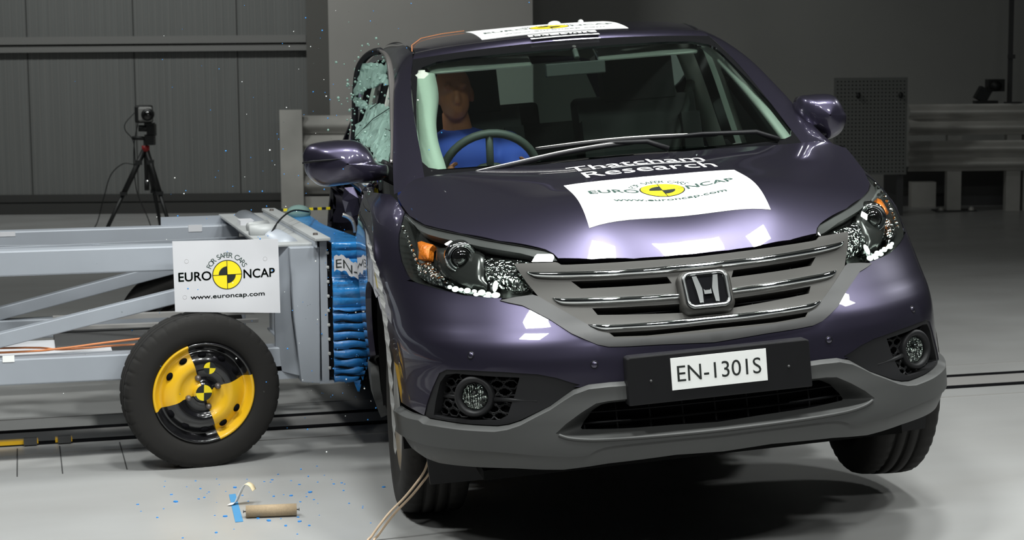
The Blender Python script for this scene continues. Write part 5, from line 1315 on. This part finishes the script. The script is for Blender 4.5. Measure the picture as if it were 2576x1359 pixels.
# --- broken front door window on the struck side, bent door frame
def J(n): return [Vector(p) for p in DATA3[n]]
fc = crspline(J('frame_chrome'), 6); fa_ = crspline(J('frame_arc'), 6)
df = cmesh('door_frame', lambda m_: m_.tube(fa_, .014, 'trim_black', 8))
cmesh('door_frame_strip', lambda m_: m_.tube(fc, [.006+.006*math.sin(math.pi*i/(len(fc)-1)) for i in range(len(fc))], 'silver_strip', 10), df)
random.seed(11)
def sheet(m_, pts, m, jag=.0, th=.004, crack=0, res=.022):
    """thin crumpled sheet spanning a 3D outline, broken into small facets"""
    P = []
    for i, p in enumerate(pts):
        q = pts[(i+1) % len(pts)]; k = max(1, int((q-p).length/res))
        for j in range(k): P.append(p.lerp(q, j/k))
    A = np.array([tuple(p) for p in P]); c = A.mean(0); U_, S_, V_ = np.linalg.svd(A-c); e1, e2, e3 = V_
    if e3[0] < 0: e3 = -e3
    q2 = np.stack([(A-c) @ e1, (A-c) @ e2], 1)+np.array([[random.uniform(-jag, jag), random.uniform(-jag, jag)] for _ in P]); h = (A-c) @ e3
    lo, hi = q2.min(0), q2.max(0); g = np.array([(random.uniform(lo[0], hi[0]), random.uniform(lo[1], hi[1])) for _ in range(int((hi[0]-lo[0])*(hi[1]-lo[1])/res**2*1.3)+4)])
    g = g[inside(g, q2)]; g = g[segdist(g, q2) > res*.3] if len(g) else g
    vs = [Vector(p) for p in q2]+[Vector(p) for p in g]; n = len(q2)
    V, _e, F_, *_r = delaunay_2d_cdt(vs, [(i, (i+1) % n) for i in range(n)], [], 0, 1e-7)
    V = np.array([tuple(v) for v in V]); cen = np.array([V[list(f)].mean(0) for f in F_]); F_ = [f for f, k in zip(F_, inside(cen, q2)) if k]
    w_ = 1/(np.hypot(V[:, None, 0]-q2[None, :, 0], V[:, None, 1]-q2[None, :, 1])**2+1e-4); hh = (w_*h).sum(1)/w_.sum(1)+np.array([random.uniform(-crack, crack) for _ in V])
    X = c+V[:, :1]*e1+V[:, 1:2]*e2+hh[:, None]*e3; k = len(X)
    m_.add(np.concatenate([X, X-e3*th]), [tuple(f) for f in F_]+[tuple(a+k for a in reversed(f)) for f in F_], m)
for nm in ('glassA', 'glassB', 'glassC'):
    tag(cmesh('broken_side_window', lambda m_: sheet(m_, J(nm), 'crazed_glass', .008, .004, .004)), 'shattered greenish glass hanging in the door frame')
gb = J('glassB')
def cracks(m_):
    for a, b2 in ((3, 10), (2, 12), (4, 11)): m_.tube([gb[a]+Vector((.012, 0, 0)), gb[a].lerp(gb[b2], .5)+Vector((.016, .0, .012)), gb[b2]+Vector((.012, 0, 0))], .0016, 'honeycomb_dark', 5)
    for _ in range(60):
        i, j = random.sample(range(len(gb)), 2); p = gb[i].lerp(gb[j], random.random()); m_.sphere(p+Vector((.014, 0, 0)), random.uniform(.002, .005), 'clear_glass', 6, 4)
cmesh('glass_cracks', cracks)
cmesh('crushed_door_skin', lambda m_: sheet(m_, J('sheet1'), 'paint', .003, .004, .004, .05))
cmesh('crushed_door_skin', lambda m_: sheet(m_, J('sheet2'), 'paint', .002, .004, .004, .05))
cmesh('torn_seal', lambda m_: m_.tube(crspline(J('arcw'), 4), .008, 'brushed', 8))
cmesh('bent_bracket', lambda m_: m_.tube(crspline(J('glint'), 4), .007, 'chrome', 8))
cmesh('mirror_cable', lambda m_: (m_.tube([(-.75, -.84, 1.075), (-.74, -.80, 1.05), (-.76, -.79, 1.0)], .010, 'print_yellow', 8), m_.sphere((-.72, -.815, 1.06), (.03, .03, .018), 'chrome', 12, 8)))
for y in (.10, .215): cmesh('roof_marker', lambda m_: m_.sphere(Vector(roof(np.array([-1.75]), np.array([y]))[0]), (.03, .028 if y < .2 else .012, .013), 'white_vinyl', 14, 8))
cmesh('roof_cable', lambda m_: m_.tube([Vector(roof(np.array([x]), np.array([y]))[0])+Vector((0, 0, .006)) for x, y in ((-1.16, -.575), (-1.30, -.56), (-1.5, -.50), (-1.62, -.40), (-1.66, -.30))], .0016, 'copper_cable', 6))
# --- the crash test dummy at the wheel
DM = empty('crash_test_dummy', mw=Matrix.Translation(CARM @ Vector((-1.30, -.40, .70))))
tag(DM, 'crash test dummy with bare brown head and blue shirt sitting behind the steering wheel', 'dummy')
DL = DM.matrix_world.inverted() @ CARM
def dmesh(name, fn, vox=.011, parent=None, smooth=4):
    m_ = MB(); fn(m_)
    for k in range(len(m_.v)): m_.v[k] = tuple(DL @ Vector(m_.v[k]))
    o = m_.build(name, parent or DM)
    if vox:
        r = o.modifiers.new('remesh', 'REMESH'); r.mode = 'VOXEL'; r.voxel_size = vox; r.use_smooth_shade = True
        s = o.modifiers.new('smooth', 'SMOOTH'); s.factor = .5; s.iterations = smooth
    return o
HX, HY, HZ = -1.265, -.415, 1.352
def dbody(m_):
    # head: cranium, face wedge, jaw, nose, brow, ears
    m_.sphere((HX-.012, HY, HZ+.022), (.098, .073, .092), 'skin_vinyl', 24, 16); m_.sphere((HX+.028, HY, HZ-.035), (.066, .058, .072), 'skin_vinyl', 20, 14)
    m_.sphere((HX+.052, HY, HZ-.078), (.034, .038, .028), 'skin_vinyl', 16, 10)
    m_.tube([(HX+.085, HY, HZ+.018), (HX+.104, HY, HZ-.022), (HX+.096, HY, HZ-.034)], [.010, .016, .017], 'skin_vinyl', 10)
    for s in (-1, 1):
        m_.tube([(HX+.080, HY+s*.046, HZ+.030), (HX+.092, HY+s*.020, HZ+.032)], .011, 'skin_vinyl', 8)
        m_.sphere((HX-.005, HY+s*.074, HZ-.012), (.022, .010, .032), 'skin_vinyl', 10, 8)
    m_.tube([(HX+.086, HY-.022, HZ-.058), (HX+.092, HY, HZ-.056), (HX+.086, HY+.022, HZ-.058)], .008, 'skin_vinyl', 8)
    m_.tube([(HX+.084, HY-.018, HZ-.070), (HX+.089, HY, HZ-.070), (HX+.084, HY+.018, HZ-.070)], .008, 'skin_vinyl', 8)
    m_.tube([(HX-.01, HY, HZ-.07), (-1.30, -.405, 1.20)], [.052, .060], 'skin_vinyl', 16)
    for c, r in (((-1.31, -.40, 1.10), (.12, .18, .11)), ((-1.30, -.40, .96), (.125, .16, .15)), ((-1.27, -.40, .80), (.125, .155, .13)), ((-1.20, -.40, .70), (.14, .17, .09))): m_.sphere(c, r, 'skin_vinyl', 20, 12)
    for s in (-1, 1):
        sh = Vector((-1.31, -.40+s*.185, 1.115)); el = Vector((-1.06, -.40+s*.235, .93)); wr = Vector((-.86, -.36+s*.165, 1.04))
        m_.sphere(sh, .062, 'skin_vinyl', 14, 10); m_.tube([sh, sh.lerp(el, .5), el], [.056, .050, .042], 'skin_vinyl', 14); m_.sphere(el, .043, 'skin_vinyl', 12, 8)
        m_.tube([el, el.lerp(wr, .4), wr], [.043, .041, .029], 'skin_vinyl', 14); pm = wr+Vector((.035, 0, .02)); m_.tube([wr, pm], [.030, .036], 'skin_vinyl', 12)
        for q in range(4):
            b0 = pm+Vector((.02, s*.012, .028-q*.019)); m_.tube([b0, b0+Vector((.03, -s*.004, .004)), b0+Vector((.036, -s*.032, 0)), b0+Vector((.014, -s*.045, -.002))], [.0095, .009, .0085, .0075], 'skin_vinyl', 8)
        m_.tube([pm+Vector((-.01, -s*.02, .02)), pm+Vector((.012, -s*.04, .035)), pm+Vector((.034, -s*.045, .038))], [.011, .010, .008], 'skin_vinyl', 8)
        hp = Vector((-1.20, -.40+s*.09, .70)); kn = Vector((-.76, -.40+s*.13, .80)); an = Vector((-.42, -.40+s*.11, .42))
        m_.tube([hp, hp.lerp(kn, .5), kn], [.085, .075, .058], 'skin_vinyl', 14); m_.sphere(kn, .060, 'skin_vinyl', 12, 8); m_.tube([kn, kn.lerp(an, .35), an], [.056, .054, .036], 'skin_vinyl', 14); m_.tube([an+Vector((-.05, 0, -.03)), an+Vector((.16, 0, .02))], [.04, .03], 'skin_vinyl', 10)
db = dmesh('body', dbody, .0085, None, 3)
def dshirt(m_):
    for c, r in (((-1.31, -.40, 1.10), (.135, .195, .115)), ((-1.30, -.40, .96), (.14, .175, .16)), ((-1.27, -.40, .80), (.14, .17, .14))): m_.sphere(c, r, 'shirt_blue', 20, 12)
    m_.tube([(-1.30, -.405, 1.17), (-1.295, -.405, 1.215)], [.09, .066], 'shirt_blue', 16)
    for s in (-1, 1):
        sh = Vector((-1.31, -.40+s*.185, 1.115)); el = Vector((-1.06, -.40+s*.235, .93)); m_.sphere(sh, .076, 'shirt_blue', 14, 10); m_.tube([sh, sh.lerp(el, .9)], [.074, .060], 'shirt_blue', 14)
dmesh('shirt', dshirt, .013, None, 5)
# --- two thin cables trailing from under the bumper
def rope_(off, label):
    m_ = MB(); pts = [(1.26, 5.33, .42), (1.215, 5.345, .30), (1.189, 5.35, .249), (1.17, 5.35, .206), (1.137, 5.35, .164), (1.105, 5.35, .129), (1.061, 5.35, .088), (1.029, 5.352, .05), (1.003, 5.355, .015), (.985, 5.33, .006), (.95, 5.15, .006), (.93, 4.8, .006), (.95, 4.2, .006)]
    m_.tube(crspline([Vector(p)+Vector((off*(1 if i > 1 else .5), off*.3, 0)) for i, p in enumerate(pts)], 6), .0040, 'rope', 8)
    tag(m_.build('trailing_cable'), label, 'cable')
rope_(0, 'thin beige cable trailing from under the bumper to the floor, the left of the pair')
rope_(.022, 'thin beige cable trailing from under the bumper to the floor, the right of the pair')
# --- litter on the floor
g = empty('cardboard_tube', (.745, 5.76, .0)); tag(g, 'short brown cardboard tube lying on the floor before the trolley wheel', 'tube'); gi = g.matrix_world.inverted()
def litter(root, name, fn, parent=None):
    m_ = MB(); fn(m_); o = m_.build(name, parent or root)
    if parent is None: o.matrix_local = root.matrix_world.inverted()
    return o
cA, cB = Vector((.664, 5.765, .021)), Vector((.828, 5.742, .021)); cd_ = (cB-cA).normalized()
litter(g, 'tube', lambda m_: m_.tube([cA, cB], .020, 'card', 28))
for e, s in ((cA, -1), (cB, 1)): litter(g, 'end_pin', lambda m_: (m_.tube([e, e+cd_*s*.008], .0022, 'dark_steel', 8), m_.tube([e+cd_*s*.007, e+cd_*s*.009], .005, 'dark_steel', 10)))
m_ = MB(); m_.prism([(.646, 6.10, .0005), (.669, 6.105, .0005), (.649, 5.715, .0005), (.623, 5.713, .0005)], (0, 0, .0012), 'masking_blue'); tag(m_.build('tape_strip'), 'strip of blue tape stuck to the floor left of the cardboard tube', 'tape')
def curl(m_):
    pts = crspline([(.628, 5.955, .004), (.648, 5.95, .008), (.660, 5.95, .03), (.676, 5.95, .060), (.688, 5.945, .073), (.703, 5.94, .066), (.712, 5.935, .050)], 6); n = len(pts)
    vs = []
    for p in pts: vs += [p+Vector((-.006, -.016, 0)), p+Vector((.010, .016, 0))]
    k0 = len(m_.f)
    m_.add(vs, [(2*i, 2*i+1, 2*i+3, 2*i+2) for i in range(n-1)], 'masking_white', True)
    for i in range(n-1):
        if i > n*.62: m_.m[k0+i] = m_.slot('masking_cream')
o = litter(None, 'tape_curl', curl, DM) if False else None
m_ = MB(); curl(m_); o = m_.build('tape_curl'); sl = o.modifiers.new('t', 'SOLIDIFY'); sl.thickness = .0012
tag(o, 'curled white and cream tape end standing up from the floor on the blue strip', 'tape')
# blue foam flakes
random.seed(21)
spots = [(.791, 6.03), (.774, 5.62), (.824, 5.66), (.741, 6.17), (.678, 6.20), (.82, 6.28), (.56, 6.22), (.847, 5.60), (.75, 5.80), (1.05, 5.33), (.70, 5.74), (.73, 5.70), (.85, 6.02), (.92, 6.05), (.79, 5.88), (.60, 5.80), (.55, 5.60), (1.18, 6.05), (1.02, 6.15), (.46, 6.05)]
while len(spots) < 74:
    x = random.gauss(.78, .28); y = random.gauss(6.15, .38)
    if 5.2 < y < 6.5 and -.05 < x < 1.08 and not (x < .9 and y > 6.4): spots.append((x, y))
fl0 = None
for i, (x, y) in enumerate(spots):
    s = random.uniform(.55, 1.0) if i < 20 else random.uniform(.25, .6)
    if fl0 is None:
        m_ = MB(); m_.prism([(-.008, -.004, 0), (.001, -.007, 0), (.009, -.002, 0), (.005, .006, 0), (-.006, .005, 0)], (0, 0, .004), 'blue_flake'); fl0 = m_.build('foam_flake'); o = fl0
    else: o = fl0.copy(); COL.objects.link(o)
    o.location = (x, y, .0); o.rotation_euler = (0, 0, random.uniform(0, 6.28)); o.scale = (s, s, s)
    tag(o, 'tiny blue foam flake lying loose on the pale floor', 'flake', 'blue foam flakes scattered on the floor')
# dust and crumbs thrown up by the impact: nobody could count them
m_ = MB()
for _ in range(520):
    if random.random() < .6: x, y, z = random.gauss(1.05, .35), random.uniform(5.9, 7.6), abs(random.gauss(.75, .55))+.03
    else: x, y, z = random.gauss(1.25, .12), random.uniform(6.2, 6.9), random.uniform(.2, .85)
    if x > 1.9: continue
    r = random.choice((.0012, .0016, .002, .003)); m_.sphere((x, y, z), r, random.choice(('blue_flake', 'blue_flake', 'white_vinyl', 'clear_glass')), 6, 4)
tag(m_.build('flying_crumbs'), 'blue and white crumbs flying in the air around the struck door', 'debris', None, 'stuff')
m_ = MB()
for _ in range(150):
    a = random.choice(J('glassA')+J('glassC')+J('glassB')); p = CARM @ (a+Vector((random.gauss(0, .05), random.gauss(-.02, .03), random.gauss(0, .05))))
    m_.sphere(p, random.uniform(.002, .006), 'crazed_glass', 6, 4)
tag(m_.build('glass_crumbs'), 'crumbs of green glass flying off the broken door window', 'debris', None, 'stuff')
